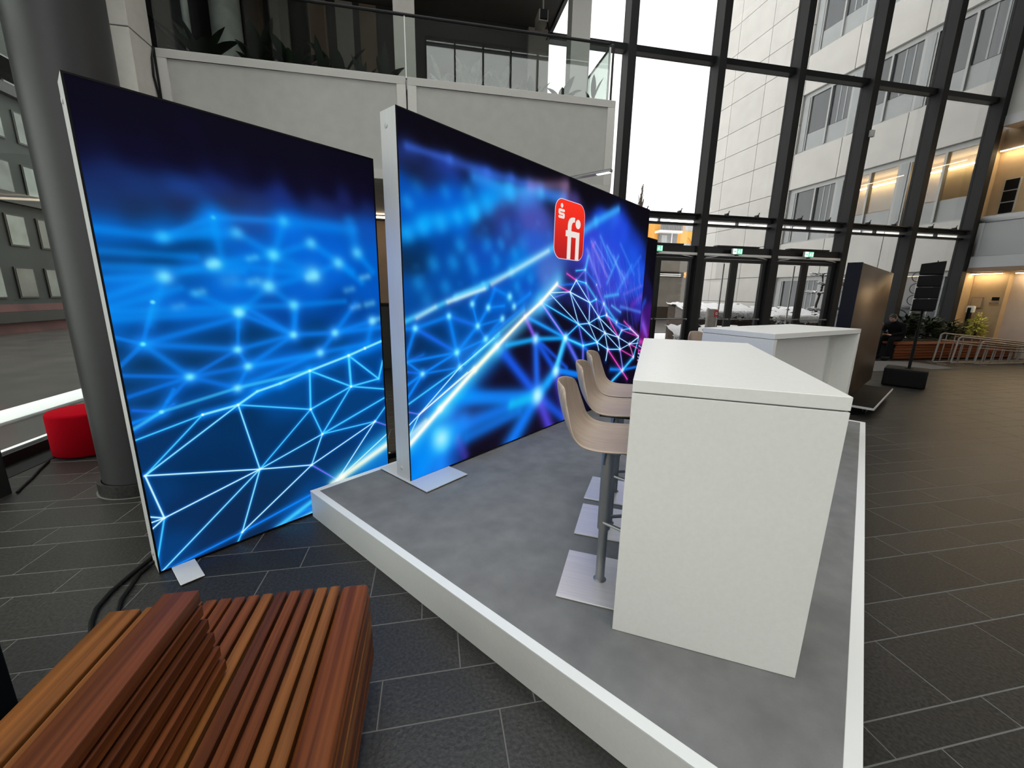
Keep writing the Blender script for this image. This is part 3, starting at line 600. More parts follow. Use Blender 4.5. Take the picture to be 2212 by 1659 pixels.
ART_LEFT = """
0.02,0.591,0.562,0.448,0.003,0,1;0.02,0.591,0.49,0.893,0.0037,1,1;0.02,0.591,0.309,0.87,0.0042,2,1;0.02,0.591,0.065,0.319,0.0026,0,1
0.562,0.448,0.49,0.893,0.0039,1,1;0.562,0.448,0.913,0.776,0.0046,2,1;0.562,0.448,0.978,0.579,0.0042,1,1;0.562,0.448,0.884,0.372,0.0034,0,1
0.562,0.448,0.065,0.319,0.0032,0,1;0.562,0.448,-0.001,-0.006,0.0042,1,1;0.562,0.448,0.419,0.062,0.004,1,1;0.884,0.372,0.419,0.062,0.0037,0,1
0.884,0.372,0.978,0.579,0.0043,1,1;0.884,0.372,1.396,0.576,0.0041,0,1;0.884,0.372,1.058,0.195,0.0033,3,1;1.058,0.195,1.396,0.576,0.0044,0,1
1.058,0.195,1.517,0.457,0.0045,0,1;0.978,0.579,0.913,0.776,0.0054,2,1;0.978,0.579,1.218,0.889,0.0058,2,1;0.978,0.579,1.504,0.756,0.0067,2,1
0.978,0.579,1.396,0.576,0.0052,2,1;0.913,0.776,0.49,0.893,0.0053,2,1;0.913,0.776,0.931,1.045,0.0071,2,1;0.913,0.776,1.218,0.889,0.0062,2,1
0.931,1.045,1.218,0.889,0.0068,2,1;1.218,0.889,1.216,1.12,0.01,2,1;1.218,0.889,1.448,0.913,0.0071,2,1;1.216,1.12,1.448,0.913,0.0074,2,1
1.448,0.913,1.492,1.049,0.0086,2,1;1.218,0.889,1.5,0.821,0.0063,2,1;1.396,0.576,1.503,0.685,0.0061,2,1;1.396,0.576,1.498,0.518,0.0038,3,1
0.065,0.319,0.005,0.352,0.0031,0,1;0.065,0.319,0.004,0.315,0.0035,0,1;0.065,0.319,0.005,0.275,0.0033,0,1;0.065,0.319,0,0.067,0.0033,2,1
0.419,0.062,0.007,-0.002,0.0056,4,1;0.419,0.062,0.857,0.151,0.0063,4,1;0.419,0.062,0.381,-0.008,0.0052,2,1;0.007,0.105,0,0.004,0.0034,4,1
1.527,0.367,1.097,0.208,0.0227,5,0.9;1.097,0.208,1.019,0.177,0.0216,5,0.9;1.53,0.409,1.071,0.21,0.0453,2,0.7;0.858,0.097,0.621,0,0.0148,2,0.9
0.849,0.004,0.714,-0.018,0.0176,1,0.9;0.853,0.048,0.764,0.048,0.0105,4,0.8;0.309,0.87,0.49,0.893,0.0074,1,0.95;0.49,0.893,0.601,0.958,0.0075,1,0.95
0.601,0.958,0.74,0.988,0.0079,1,0.95;0.74,0.988,0.931,1.045,0.0083,1,0.95;0.931,1.045,1.216,1.12,0.0087,1,0.95;1.216,1.12,1.348,1.162,0.0092,1,0.95
1.348,1.162,1.501,1.208,0.0095,1,0.95;0.309,0.87,0.49,0.893,0.0222,4,0.7;0.49,0.893,0.601,0.958,0.0225,4,0.7;0.601,0.958,0.74,0.988,0.0238,4,0.7
0.74,0.988,0.931,1.045,0.0248,4,0.7;0.931,1.045,1.216,1.12,0.0262,4,0.7;1.216,1.12,1.501,1.195,0.028,4,0.7;0.309,0.87,0.006,0.795,0.0046,2,1
0.009,0.857,0.133,0.925,0.0092,2,0.6;0.133,0.925,0.495,0.997,0.0103,2,0.6;0.495,0.997,0.931,1.045,0.0116,2,0.6;0.008,0.889,0.133,0.921,0.0095,4,0.8
0.023,0.956,0.133,0.925,0.0087,6,0.8;0.015,0.851,0.189,0.957,0.0083,6,0.8;0.108,1.295,0.175,1.508,0.0107,4,0.62;0.108,1.295,0.004,1.189,0.0117,4,0.62
0.108,1.295,0.279,1.097,0.0135,4,0.62;0.108,1.295,0.526,1.228,0.0153,4,0.62;0.108,1.295,0.526,1.412,0.0145,4,0.62;0.279,1.097,0.526,1.228,0.0116,7,0.62
0.279,1.097,0.008,1.028,0.0112,7,0.62;0.279,1.097,0.164,0.976,0.0103,7,0.62;0.279,1.097,0.006,1.143,0.0113,7,0.62;0.526,1.228,0.85,1.295,0.013,4,0.62
0.526,1.228,0.554,1.444,0.0108,4,0.62;0.526,1.228,0.569,1.121,0.0115,4,0.62;0.569,1.121,0.499,0.996,0.0116,4,0.62;0.279,1.097,0.569,1.121,0.0124,7,0.62
0.569,1.121,0.85,1.295,0.0129,4,0.62;0.279,1.097,0.499,0.996,0.0121,7,0.62;0.499,0.996,1.013,1.162,0.0137,4,0.62;0.85,1.295,0.554,1.444,0.0131,4,0.62
0.85,1.295,1.127,1.291,0.0142,4,0.62;1.127,1.291,1.013,1.162,0.0148,4,0.62;1.013,1.162,0.569,1.121,0.0137,4,0.62;1.127,1.291,1.421,1.361,0.0152,4,0.62
1.421,1.361,1.377,1.211,0.0173,4,0.62;0.85,1.295,0.889,1.492,0.013,4,0.62;1.127,1.291,1.522,1.313,0.0154,4,0.62;1.013,1.162,1.376,1.193,0.0153,4,0.62
0.569,1.121,0.995,1.147,0.0137,4,0.62;0.133,0.925,0.2,1.038,0.0096,4,0.62;0.01,1.336,0.108,1.295,0.0106,4,0.62;1.127,1.291,1.293,1.488,0.0151,4,0.62
0.85,1.295,0.591,1.477,0.0131,4,0.62;0.492,1.964,0.504,1.759,0.019,8,0.5;0.858,1.993,0.784,1.788,0.0212,8,0.5;0.24,1.638,0.145,1.395,0.0154,8,0.5
0.261,1.838,0.477,1.902,0.0206,8,0.5;0.016,1.847,0.261,1.838,0.0187,8,0.5;0.261,1.838,0.596,1.895,0.0237,8,0.5;0.596,1.895,0.779,1.788,0.0215,8,0.5
0.466,1.718,0.779,1.788,0.0234,8,0.5;0.002,1.53,0.24,1.638,0.0157,8,0.5;0.009,1.618,0.24,1.638,0.0151,8,0.5;0.24,1.638,0.466,1.718,0.0172,8,0.5
0.466,1.718,1.011,1.682,0.0233,8,0.5;0.779,1.788,1.011,1.682,0.0255,8,0.5;0.733,1.6,1.011,1.682,0.0211,8,0.5;0.733,1.6,0.556,1.61,0.0193,8,0.5
0.733,1.6,0.561,1.448,0.0189,8,0.5;0.561,1.448,0.349,1.555,0.0187,8,0.5;0.561,1.448,0.544,1.366,0.0159,8,0.5;0.869,1.485,0.861,1.35,0.0193,8,0.5
1.011,1.682,1.189,1.767,0.0195,8,0.5;1.014,1.879,0.779,1.788,0.0201,8,0.5;1.014,1.879,1.288,1.715,0.0223,8,0.5;1.189,1.767,1.355,1.641,0.0206,8,0.5
0.733,1.6,0.869,1.485,0.0199,8,0.5;0.869,1.485,1.214,1.508,0.0181,8,0.5;0.561,1.448,-0.002,1.425,0.0185,8,0.5;0.003,1.462,0.869,1.485,0.0171,8,0.5
1.333,1.846,1.29,2.05,0.0273,8,0.5;1.333,1.846,1.449,1.722,0.0219,8,0.5;0.779,1.788,0.733,1.6,0.0172,8,0.5;0.012,1.748,0.387,1.746,0.0192,8,0.5
0.002,1.676,0.604,1.682,0.02,8,0.5;0.492,1.964,0.241,1.828,0.0157,8,0.5;0.492,1.964,0.858,1.993,0.0172,8,0.5;0.858,1.993,1.309,2.001,0.0246,8,0.5
0.012,1.485,0.298,1.579,0.0184,8,0.5;0.02,0.591,0.02,0.591,0.0066,9,1;0.065,0.319,0.065,0.319,0.007,9,1;0.49,0.893,0.49,0.893,0.0079,9,1
0.562,0.448,0.562,0.448,0.0086,9,1;0.309,0.87,0.309,0.87,0.0073,9,1;0.931,1.045,0.931,1.045,0.0093,9,1;0.913,0.776,0.913,0.776,0.0096,9,1
0.978,0.579,0.978,0.579,0.01,9,1;0.884,0.372,0.884,0.372,0.0099,9,1;1.058,0.195,1.058,0.195,0.0108,9,1;1.396,0.576,1.396,0.576,0.0117,9,1
1.218,0.889,1.218,0.889,0.0106,9,1;1.216,1.12,1.216,1.12,0.0103,9,1;0.419,0.062,0.419,0.062,0.0085,9,1;1.348,1.162,1.348,1.162,0.0108,9,1
0.108,1.295,0.108,1.295,0.0109,1,0.75;0.279,1.097,0.279,1.097,0.0122,1,0.75;0.526,1.228,0.526,1.228,0.0135,1,0.75;0.569,1.121,0.569,1.121,0.014,1,0.75
0.499,0.996,0.499,0.996,0.0138,1,0.75;0.133,0.925,0.133,0.925,0.0117,1,0.75;0.85,1.295,0.85,1.295,0.0154,1,0.75;1.127,1.291,1.127,1.291,0.0173,1,0.75
1.013,1.162,1.013,1.162,0.0168,1,0.75;1.421,1.361,1.421,1.361,0.0192,1,0.75;0.554,1.444,0.554,1.444,0.0133,1,0.75;0.175,1.508,0.175,1.508,0.0109,1,0.75
0.24,1.638,0.24,1.638,0.0196,1,0.75;0.466,1.718,0.466,1.718,0.0197,1,0.6;0.779,1.788,0.779,1.788,0.019,1,0.6;0.733,1.6,0.733,1.6,0.0227,1,0.7
1.011,1.682,1.011,1.682,0.0294,1,0.65;0.561,1.448,0.561,1.448,0.0171,1,0.6;0.869,1.485,0.869,1.485,0.0186,1,0.6;1.189,1.767,1.189,1.767,0.0216,1,0.6
1.014,1.879,1.014,1.879,0.0198,1,0.5;1.333,1.846,1.333,1.846,0.0215,1,0.5;0.596,1.895,0.596,1.895,0.0184,1,0.35;0.858,1.993,0.858,1.993,0.0182,1,0.3
0.261,1.838,0.261,1.838,0.0174,1,0.3;0.492,1.964,0.492,1.964,0.0116,1,0.3;0.446,1.709,0.477,1.719,0.0179,1,0.5;0.637,1.621,0.672,1.631,0.0219,1,0.35
0.979,1.66,1.021,1.672,0.0219,1,0.5;0.644,1.756,0.678,1.767,0.0169,1,0.3;0.363,1.555,0.393,1.564,0.0181,1,0.35;0.265,1.48,0.293,1.488,0.0178,1,0.25
1.358,1.674,1.408,1.687,0.019,1,0.4;1.27,1.463,1.319,1.474,0.0194,1,0.4;1.382,1.484,1.434,1.495,0.0199,1,0.4;1.426,1.368,1.479,1.377,0.0176,1,0.4
1.232,1.584,1.28,1.595,0.0187,1,0.3;0.519,1.626,0.551,1.636,0.0251,1,0.2
"""
ART_MID = """
-0.004,0.289,0.299,0.504,0.0198,5,1;0.299,0.504,0.67,0.763,0.021,5,1;0.67,0.763,0.938,0.933,0.022,5,1;0.938,0.933,1.319,1.173,0.015,5,1
1.319,1.173,1.559,1.304,0.0153,5,1;1.559,1.304,1.817,1.483,0.0169,5,1;-0.004,0.298,0.324,0.508,0.0434,2,0.75;0.324,0.508,0.938,0.933,0.0477,2,0.75
0.938,0.933,1.559,1.304,0.0516,2,0.75;1.559,1.304,1.837,1.495,0.0576,2,0.75;-0.006,0.251,0.398,0.473,0.0642,4,0.5;0.398,0.473,0.97,0.898,0.0727,4,0.5
-0.012,0.347,0.156,0.438,0.0166,5,0.5;0.091,1.133,0.01,0.942,0.0122,4,0.8;0.091,1.133,0.401,1.208,0.0136,4,0.7;0.091,1.133,0.477,0.925,0.0122,6,0.85
0.401,1.208,0.477,0.925,0.0157,4,0.8;0.401,1.208,0.706,1.119,0.0126,6,0.8;0.706,1.119,0.477,0.925,0.0144,4,0.8;0.706,1.119,0.8,1.007,0.0111,6,0.8
0.477,0.925,0.009,0.903,0.0111,4,0.8;0.477,0.925,0.142,0.801,0.0102,4,0.9;0.477,0.925,0.507,0.804,0.01,4,0.9;0.142,0.801,0.009,0.903,0.009,4,0.8
0.142,0.801,0.006,0.737,0.0109,4,0.9;0.142,0.801,0.001,0.639,0.0118,4,0.9;0.507,0.804,0.142,0.801,0.0086,4,0.7;0.507,0.804,-0.001,0.594,0.0074,2,0.9
0.507,0.804,0.102,0.503,0.0052,0,0.95;0.102,0.503,-0.003,0.434,0.0038,0,1;0.102,0.503,0.004,0.353,0.0052,1,1;0.102,0.503,0.002,0.543,0.0031,3,0.9
0.102,0.503,0.67,0.784,0.0057,5,0.9;0.102,0.503,0.587,0.754,0.004,0,0.9;0.507,0.804,0.968,1.027,0.0071,2,0.8;0.507,0.804,0.906,1.01,0.0048,0,0.7
0.706,1.119,0.828,1.264,0.013,4,0.8;0.706,1.119,0.645,1.296,0.0119,4,0.8;0.8,1.007,0.477,0.925,0.0107,4,0.8;0.8,1.007,1.298,1.262,0.015,4,0.8
0.8,1.007,0.507,0.804,0.0086,4,0.6;1.005,1.167,0.756,0.98,0.0168,4,0.7;0.828,1.264,0.901,1.409,0.0183,4,0.7;0.828,1.264,1.027,1.277,0.0113,4,0.7
1.159,1.27,1.384,1.384,0.0166,4,0.7;0.645,1.296,0.728,1.416,0.015,4,0.6;1.098,1.355,0.901,1.419,0.0131,4,0.6;0.091,1.133,0.009,1.133,0.0127,4,0.6
0.009,0.903,0.152,0.94,0.0083,6,0.6;1.005,1.167,0.706,1.119,0.0116,4,0.6;0.671,0.886,1.299,1.229,0.019,2,0.6;0.561,0.818,0.967,1.048,0.0098,2,0.7
0.01,0.833,0.142,0.801,0.0088,6,0.8;0.091,1.133,0.091,1.133,0.0122,1,0.85;0.401,1.208,0.401,1.208,0.0137,1,0.85;0.706,1.119,0.706,1.119,0.0153,1,0.85
0.477,0.925,0.477,0.925,0.0145,1,0.85;0.142,0.801,0.142,0.801,0.013,1,0.85;0.8,1.007,0.8,1.007,0.016,1,0.85;0.507,0.804,0.507,0.804,0.0148,1,0.85
0.102,0.503,0.102,0.503,0.0071,1,0.85;0.828,1.264,0.828,1.264,0.0158,1,0.85;0.645,1.296,0.645,1.296,0.0148,1,0.85;1.005,1.167,1.005,1.167,0.0168,1,0.85
1.098,1.355,1.098,1.355,0.0171,1,0.85;1.159,1.27,1.159,1.27,0.0175,1,0.85;0.375,0.587,1.548,0.382,0.0412,4,0.85;0.395,0.299,1.548,0.382,0.0494,4,0.85
1.26,0.276,0.582,0.197,0.0386,4,0.7;0.478,0.568,1.148,0.408,0.032,4,0.7;1.548,0.382,1.132,-0.025,0.0624,4,0.95;1.548,0.382,1.01,0.883,0.0338,6,0.95
1.548,0.382,1.489,0.956,0.0337,10,0.9;1.548,0.382,1.859,0.592,0.0434,11,0.95;1.859,0.592,2.019,0.929,0.0301,12,0.95;1.489,0.956,1.329,1.161,0.0205,3,0.9
1.489,0.956,1.859,0.592,0.0252,6,0.9;2.019,0.929,1.489,0.956,0.0212,13,0.9;1.489,0.956,1.067,0.933,0.0234,13,0.9;2.019,0.929,1.365,1.165,0.014,14,0.9
2.019,0.929,1.56,1.293,0.0102,15,0.95;1.859,0.592,2.479,0.434,0.0232,4,0.9;1.859,0.592,2.123,-0.011,0.0358,16,0.95;2.019,0.929,2.446,0.483,0.0189,16,0.95
2.019,0.929,2.398,0.804,0.0126,17,0.9;1.548,0.382,1.787,-0.016,0.0454,16,0.9;1.548,0.382,2.15,-0.032,0.037,6,0.85;0.305,0.261,0.003,-0.025,0.0572,4,0.9
0.305,0.261,0.286,-0.002,0.0568,4,0.9;0.305,0.261,0.528,0.35,0.0555,4,0.8;0.04,0.324,0.172,-0.109,0.0819,4,0.75;0.472,0.216,0.552,0.041,0.0294,16,0.5
0.397,0.432,0.419,0.22,0.044,6,0.6;0.305,0.261,0.305,0.261,0.0477,18,0.8;1.548,0.382,1.548,0.382,0.0407,18,0.85;1.859,0.592,1.859,0.592,0.0278,18,0.9
1.489,0.956,1.489,0.956,0.0244,18,0.8;2.019,0.929,2.019,0.929,0.0212,18,0.95;1.149,0.372,1.487,0.38,0.0326,19,0.7;0.27,0.311,0.316,0.207,0.0323,20,0.6
0.007,1.183,0.465,1.344,0.0179,2,0.75;0.465,1.344,0.812,1.428,0.0192,2,0.75;0.109,1.205,0.275,1.278,0.0136,5,0.4;0.392,1.312,0.784,1.417,0.0134,5,0.55
0.49,1.356,0.77,1.444,0.0219,2,0.75;0.77,1.444,1.117,1.566,0.0235,2,0.75;1.117,1.566,1.729,1.818,0.0262,2,0.75;0.871,1.456,1.65,1.783,0.017,5,0.45
0.005,1.745,0.207,1.839,0.036,21,0.6;0.207,1.839,0.662,1.985,0.0386,21,0.6;0.662,1.985,1.069,2.202,0.0437,21,0.6;0.078,2.285,0.436,2.29,0.0236,22,0.6
0.436,2.29,0.808,2.281,0.0264,22,0.6;0.808,2.281,1.098,2.296,0.0277,22,0.6;1.098,2.296,1.505,2.276,0.0313,22,0.6;1.505,2.276,1.883,2.289,0.0326,22,0.6
0.676,2.228,1.069,2.206,0.0333,23,0.6;1.069,2.206,1.506,2.271,0.0338,23,0.6;1.506,2.271,1.863,2.275,0.0384,23,0.6;1.343,2.296,1.915,2.416,0.0305,24,0.45
0.062,1.956,0.07,1.946,0.0271,17,0.45;0.175,1.819,0.183,1.809,0.0282,17,0.5;0.336,1.864,0.345,1.853,0.0328,17,0.6;0.499,1.923,0.509,1.913,0.0262,17,0.5
0.662,1.985,0.672,1.974,0.0308,17,0.7;1.085,2.2,1.098,2.189,0.0421,17,0.6;0.386,2.074,0.395,2.064,0.028,17,0.3;0.599,2.121,0.609,2.11,0.0272,17,0.3
0.521,1.732,0.53,1.721,0.0321,17,0.5;0.81,1.769,0.822,1.757,0.0322,17,0.35;0.971,1.784,0.983,1.772,0.0271,17,0.4;0.262,1.584,0.27,1.573,0.0317,17,0.45
0.446,1.604,0.455,1.593,0.034,17,0.45;0.129,1.446,0.137,1.434,0.03,17,0.4;0.371,1.426,0.38,1.414,0.0302,17,0.4;0.66,1.572,0.671,1.56,0.0305,17,0.4
0.913,1.654,0.925,1.641,0.0298,17,0.4;1.145,1.731,1.159,1.717,0.032,17,0.35;0.809,2.07,0.82,2.059,0.0387,17,0.4;0.053,1.758,0.061,1.748,0.0293,17,0.5
0.144,2.06,0.152,2.051,0.0306,17,0.2;1.377,1.524,1.393,1.509,0.0303,17,0.4;1.187,1.443,1.201,1.429,0.0287,17,0.4;1.09,1.348,1.104,1.333,0.0279,17,0.4
0.621,1.643,0.631,1.631,0.0271,17,0.3;0.199,1.329,0.207,1.317,0.0308,17,0.3;1.046,1.889,1.058,1.877,0.0415,17,0.25;1.243,1.821,1.257,1.808,0.0439,17,0.25
2.247,2.025,2.514,2.159,0.0295,25,0.8;2.514,2.159,3.015,2.361,0.0292,25,0.8;2.332,1.877,2.995,1.391,0.0575,26,0.5;2.467,1.947,3.103,1.46,0.0607,26,0.5
2.582,2.017,3.249,1.503,0.0632,26,0.5;2.7,2.09,3.334,1.56,0.0671,26,0.5;2.853,2.144,3.531,1.567,0.0709,26,0.5;2.975,2.257,3.663,1.6,0.0766,26,0.5
3.092,2.249,3.896,1.697,0.0712,26,0.5;3.245,2.063,3.966,1.55,0.073,26,0.5;2.957,2.008,3.299,1.394,0.0844,26,0.5;3.458,1.95,3.775,1.397,0.0959,26,0.5
3.699,1.943,3.864,1.323,0.1091,26,0.5;2.371,1.742,2.877,1.417,0.0542,26,0.5;3.142,2.306,3.926,1.903,0.065,26,0.5;2.443,1.944,2.851,1.596,0.0158,27,0.5
2.515,1.952,2.955,1.652,0.0112,28,0.5;2.632,2.022,2.972,1.73,0.0146,29,0.5;2.358,1.856,2.704,1.478,0.0143,30,0.5;2.802,1.931,3.297,1.587,0.0143,31,0.5
2.985,1.834,3.275,1.531,0.0143,32,0.4;3.136,1.987,3.582,1.653,0.0136,33,0.5;2.862,1.52,3.1,1.842,0.0168,34,0.45;2.828,1.364,3.174,1.393,0.0177,35,0.6
3.139,1.42,3.494,1.761,0.0169,36,0.5;3.361,1.589,3.745,1.89,0.0207,37,0.5;3.331,1.394,3.897,1.518,0.0162,38,0.5;3.591,1.25,3.993,1.43,0.0274,39,0.5
3.262,1.24,3.899,1.155,0.0192,40,0.6;3.015,1.257,3.274,1.17,0.0124,41,0.6;2.472,1.901,2.516,1.94,0.019,42,0.35;3.936,1.338,4.164,1.369,0.0332,43,0.4
1.685,1.394,2.06,1.407,0.0039,0,1;1.685,1.394,2.267,1.061,0.0041,0,1;2.06,1.407,2.171,1.529,0.0072,0,1;2.06,1.407,2.483,1.295,0.0063,0,1
2.06,1.407,2.267,1.061,0.0059,0,1;2.06,1.407,2.49,1.063,0.005,0,1;2.171,1.529,2.483,1.295,0.0059,0,1;2.483,1.295,2.49,1.063,0.0075,0,1
2.483,1.295,2.711,1.125,0.0062,0,1;2.711,1.125,2.49,1.063,0.0068,1,1;2.711,1.125,3.27,0.848,0.0057,0,1;2.711,1.125,2.89,0.93,0.0063,0,1
2.49,1.063,2.267,1.061,0.0069,1,1;2.49,1.063,2.89,0.93,0.0049,0,1;2.49,1.063,2.709,0.828,0.0059,0,0.9;2.89,0.93,2.709,0.828,0.008,1,1
2.89,0.93,3.27,0.848,0.0056,0,1;2.89,0.93,2.992,0.718,0.0077,0,1;2.89,0.93,3.339,0.686,0.0051,0,1;3.27,0.848,3.619,0.732,0.0047,0,1
3.27,0.848,3.339,0.686,0.0088,0,1;2.709,0.828,2.992,0.718,0.0073,1,1;3.339,0.686,2.992,0.718,0.0079,1,1;3.339,0.686,3.619,0.732,0.0053,0,1
2.992,0.718,2.962,0.583,0.0106,0,1;2.709,0.828,2.763,0.729,0.0071,0,1;3.619,0.732,3.932,0.722,0.0048,0,1;3.619,0.732,3.914,0.811,0.0091,0,1
3.345,0.938,3.27,0.848,0.0115,1,1;1.561,1.307,2.267,1.061,0.0079,2,1;2,0.932,2.267,1.061,0.0095,2,1;2.267,1.061,2.709,0.828,0.0082,1,1
2.709,0.828,2.389,0.816,0.0102,2,1;2,0.932,2.389,0.816,0.0113,2,0.95;2.483,1.295,2.623,1.332,0.0099,2,1;2.711,1.125,2.902,1.146,0.0084,2,1
2.171,1.529,2.373,1.506,0.0071,2,1;2.623,1.332,2.813,1.28,0.0083,6,0.9;2.373,1.506,2.623,1.332,0.012,2,0.7;2.902,1.146,3.184,1.046,0.0091,2,0.8
2.813,1.28,2.902,1.146,0.0143,30,0.8;2.813,1.28,3.184,1.046,0.0146,2,0.7;3.184,1.046,3.345,0.938,0.0138,6,0.9;3.345,0.938,3.596,0.946,0.0092,2,0.9
3.596,0.946,3.914,0.811,0.0108,2,0.9;2.902,1.146,3.345,0.938,0.01,3,0.9;2.06,1.407,1.814,1.469,0.0065,42,1;2.171,1.529,1.986,1.59,0.0077,42,0.95
3.619,0.732,3.97,0.63,0.0057,42,1;3.339,0.686,3.782,0.537,0.0064,42,1;2.992,0.718,3.639,0.237,0.0108,42,1;3.345,0.938,3.914,0.811,0.0046,42,1
2.902,1.146,3.27,0.848,0.0091,42,1;3.596,0.946,3.914,0.811,0.009,42,0.9;3.184,1.046,3.596,0.946,0.006,44,0.8;3.391,1.052,3.914,0.811,0.0091,42,0.9
3.782,0.537,3.472,0.394,0.0173,2,1;3.472,0.394,3.164,0.279,0.0157,2,1;3.782,0.537,3.914,0.811,0.0186,2,0.9;3.472,0.394,3.107,0.45,0.0163,4,0.9
3.472,0.394,4.063,0.374,0.0184,4,0.9;3.472,0.394,3.339,0.686,0.0104,45,0.9;3.619,0.732,3.782,0.537,0.0081,46,0.9;2,0.932,1.561,1.307,0.0102,3,1
2.389,0.816,2.267,1.061,0.0096,3,1;2.389,0.816,2.424,0.367,0.0149,3,0.9;2.389,0.816,2.709,0.828,0.0095,2,0.9;2.389,0.816,2.623,0.662,0.0126,6,0.9
2,0.932,2.41,0.502,0.0154,16,0.95;2.483,1.295,2.373,1.506,0.01,3,0.9;2.373,1.506,2.346,1.647,0.0129,3,0.8;2.346,1.647,2.611,1.494,0.0089,6,0.9
2.611,1.494,2.813,1.28,0.0126,3,0.8;2.623,1.332,2.711,1.125,0.0086,3,0.8;2.711,1.125,2.813,1.28,0.0111,3,0.8;2.346,1.647,2.171,1.529,0.0094,47,0.6
2.06,1.407,1.561,1.307,0.0052,3,0.8;2.346,1.647,2.389,1.789,0.0158,2,0.7;2.346,1.647,2.155,1.626,0.0081,2,0.8;1.814,1.469,2.373,1.506,0.0091,6,0.8
2,0.932,1.855,0.626,0.023,2,0.95;1.508,0.957,2.071,0.598,0.0196,6,0.8;1.856,0.614,1.724,0.479,0.0246,4,0.9;1.856,0.614,2.464,0.468,0.0185,4,0.9
2.06,1.407,2.06,1.407,0.0102,48,0.9;2.171,1.529,2.171,1.529,0.0104,48,0.9;2.483,1.295,2.483,1.295,0.0114,48,0.9;2.623,1.332,2.623,1.332,0.0118,48,0.9
2.711,1.125,2.711,1.125,0.0122,48,0.9;2.902,1.146,2.902,1.146,0.0127,48,0.9;2.49,1.063,2.49,1.063,0.0116,48,0.9;2.267,1.061,2.267,1.061,0.011,48,0.9
2,0.932,2,0.932,0.0104,48,0.9;2.89,0.93,2.89,0.93,0.0129,48,0.9;3.27,0.848,3.27,0.848,0.0141,48,0.9;2.709,0.828,2.709,0.828,0.0124,48,0.9
2.389,0.816,2.389,0.816,0.0115,48,0.9;3.619,0.732,3.619,0.732,0.0152,48,0.9;3.339,0.686,3.339,0.686,0.0144,48,0.9;2.992,0.718,2.992,0.718,0.0134,48,0.9
3.345,0.938,3.345,0.938,0.0142,48,0.6;3.596,0.946,3.596,0.946,0.015,48,0.6;3.184,1.046,3.184,1.046,0.0136,48,0.6;3.472,0.394,3.472,0.394,0.0151,48,0.6
3.782,0.537,3.782,0.537,0.0159,48,0.6;2.346,1.647,2.346,1.647,0.0108,48,0.6;2.373,1.506,2.373,1.506,0.0109,48,0.6;2.611,1.494,2.611,1.494,0.0116,48,0.6
2.813,1.28,2.813,1.28,0.0124,48,0.6;3.914,0.811,3.914,0.811,0.0161,48,0.6;3.937,0.793,4.155,0.875,0.0093,42,0.8;3.966,0.743,4.26,0.77,0.0072,42,0.8
"""
BASE_LEFT = """
0.02,2.46,6,4,20;0.42,2.39,9,6,30;1.14,2.34,10,6,28;0.04,2.19,12,14,45;0.22,2.23,9,8,38;0.60,2.21,12,12,45
1.40,2.31,12,6,30;0.09,2.12,20,40,95;0.20,2.08,22,50,110;0.38,2.09,25,65,145;0.55,2.15,22,45,115;0.84,2.15,22,45,120
1.29,2.20,25,35,95;0.05,1.97,22,50,105;0.18,1.95,22,45,85;0.37,2.02,25,40,80;0.59,2.06,30,45,90;0.73,2.06,28,50,110
1.12,2.12,25,45,110;1.46,2.14,20,40,100;0.05,1.85,0,100,200;0.22,1.87,0,95,190;0.49,1.95,0,120,230;0.67,1.94,20,70,150
0.85,1.97,0,105,220;1.11,1.97,0,90,200;1.45,2.04,10,80,180;0.08,1.72,5,60,120;0.35,1.81,0,60,120;0.38,1.72,0,85,170
0.24,1.73,0,50,100;0.70,1.82,0,95,200;1.09,1.79,0,100,215;1.51,1.82,0,90,195;0.13,1.61,0,110,215;0.54,1.63,0,105,215
0.92,1.61,0,95,205;1.42,1.62,0,85,190;0.04,1.45,0,100,200;0.34,1.45,0,90,195;0.77,1.43,0,65,150;1.23,1.42,0,65,150
0.15,1.36,0,60,125;0.35,1.34,0,55,110;0.67,1.29,0,55,105;1.04,1.24,0,55,110;0.08,1.19,5,52,95;0.37,1.18,5,52,98
0.74,1.14,0,75,160;0.21,1.07,0,60,125;0.05,1.02,5,55,105;0.59,1.01,0,85,170;1.40,1.21,0,70,150;1.31,1.04,0,65,135
0.77,0.92,0,70,140;1.12,0.96,2,65,130;0.22,0.80,3,50,100;0.45,0.83,2,48,95;0.74,0.57,2,50,100;1.01,0.84,0,62,125
1.21,0.66,2,60,120;1.35,0.52,2,60,125;0.09,0.76,5,50,100;0.29,0.53,3,45,90;0.81,0.42,5,50,98;1.11,0.39,3,50,105
0.16,0.34,8,45,90;0.37,0.16,10,42,82;0.06,0.09,5,60,120;0.64,0.20,8,45,85;0.78,0.08,5,75,150;0.51,-0.01,12,45,85
0.03,0.45,5,55,110;1.42,0.30,10,110,200;0.28,0.04,10,45,90
"""
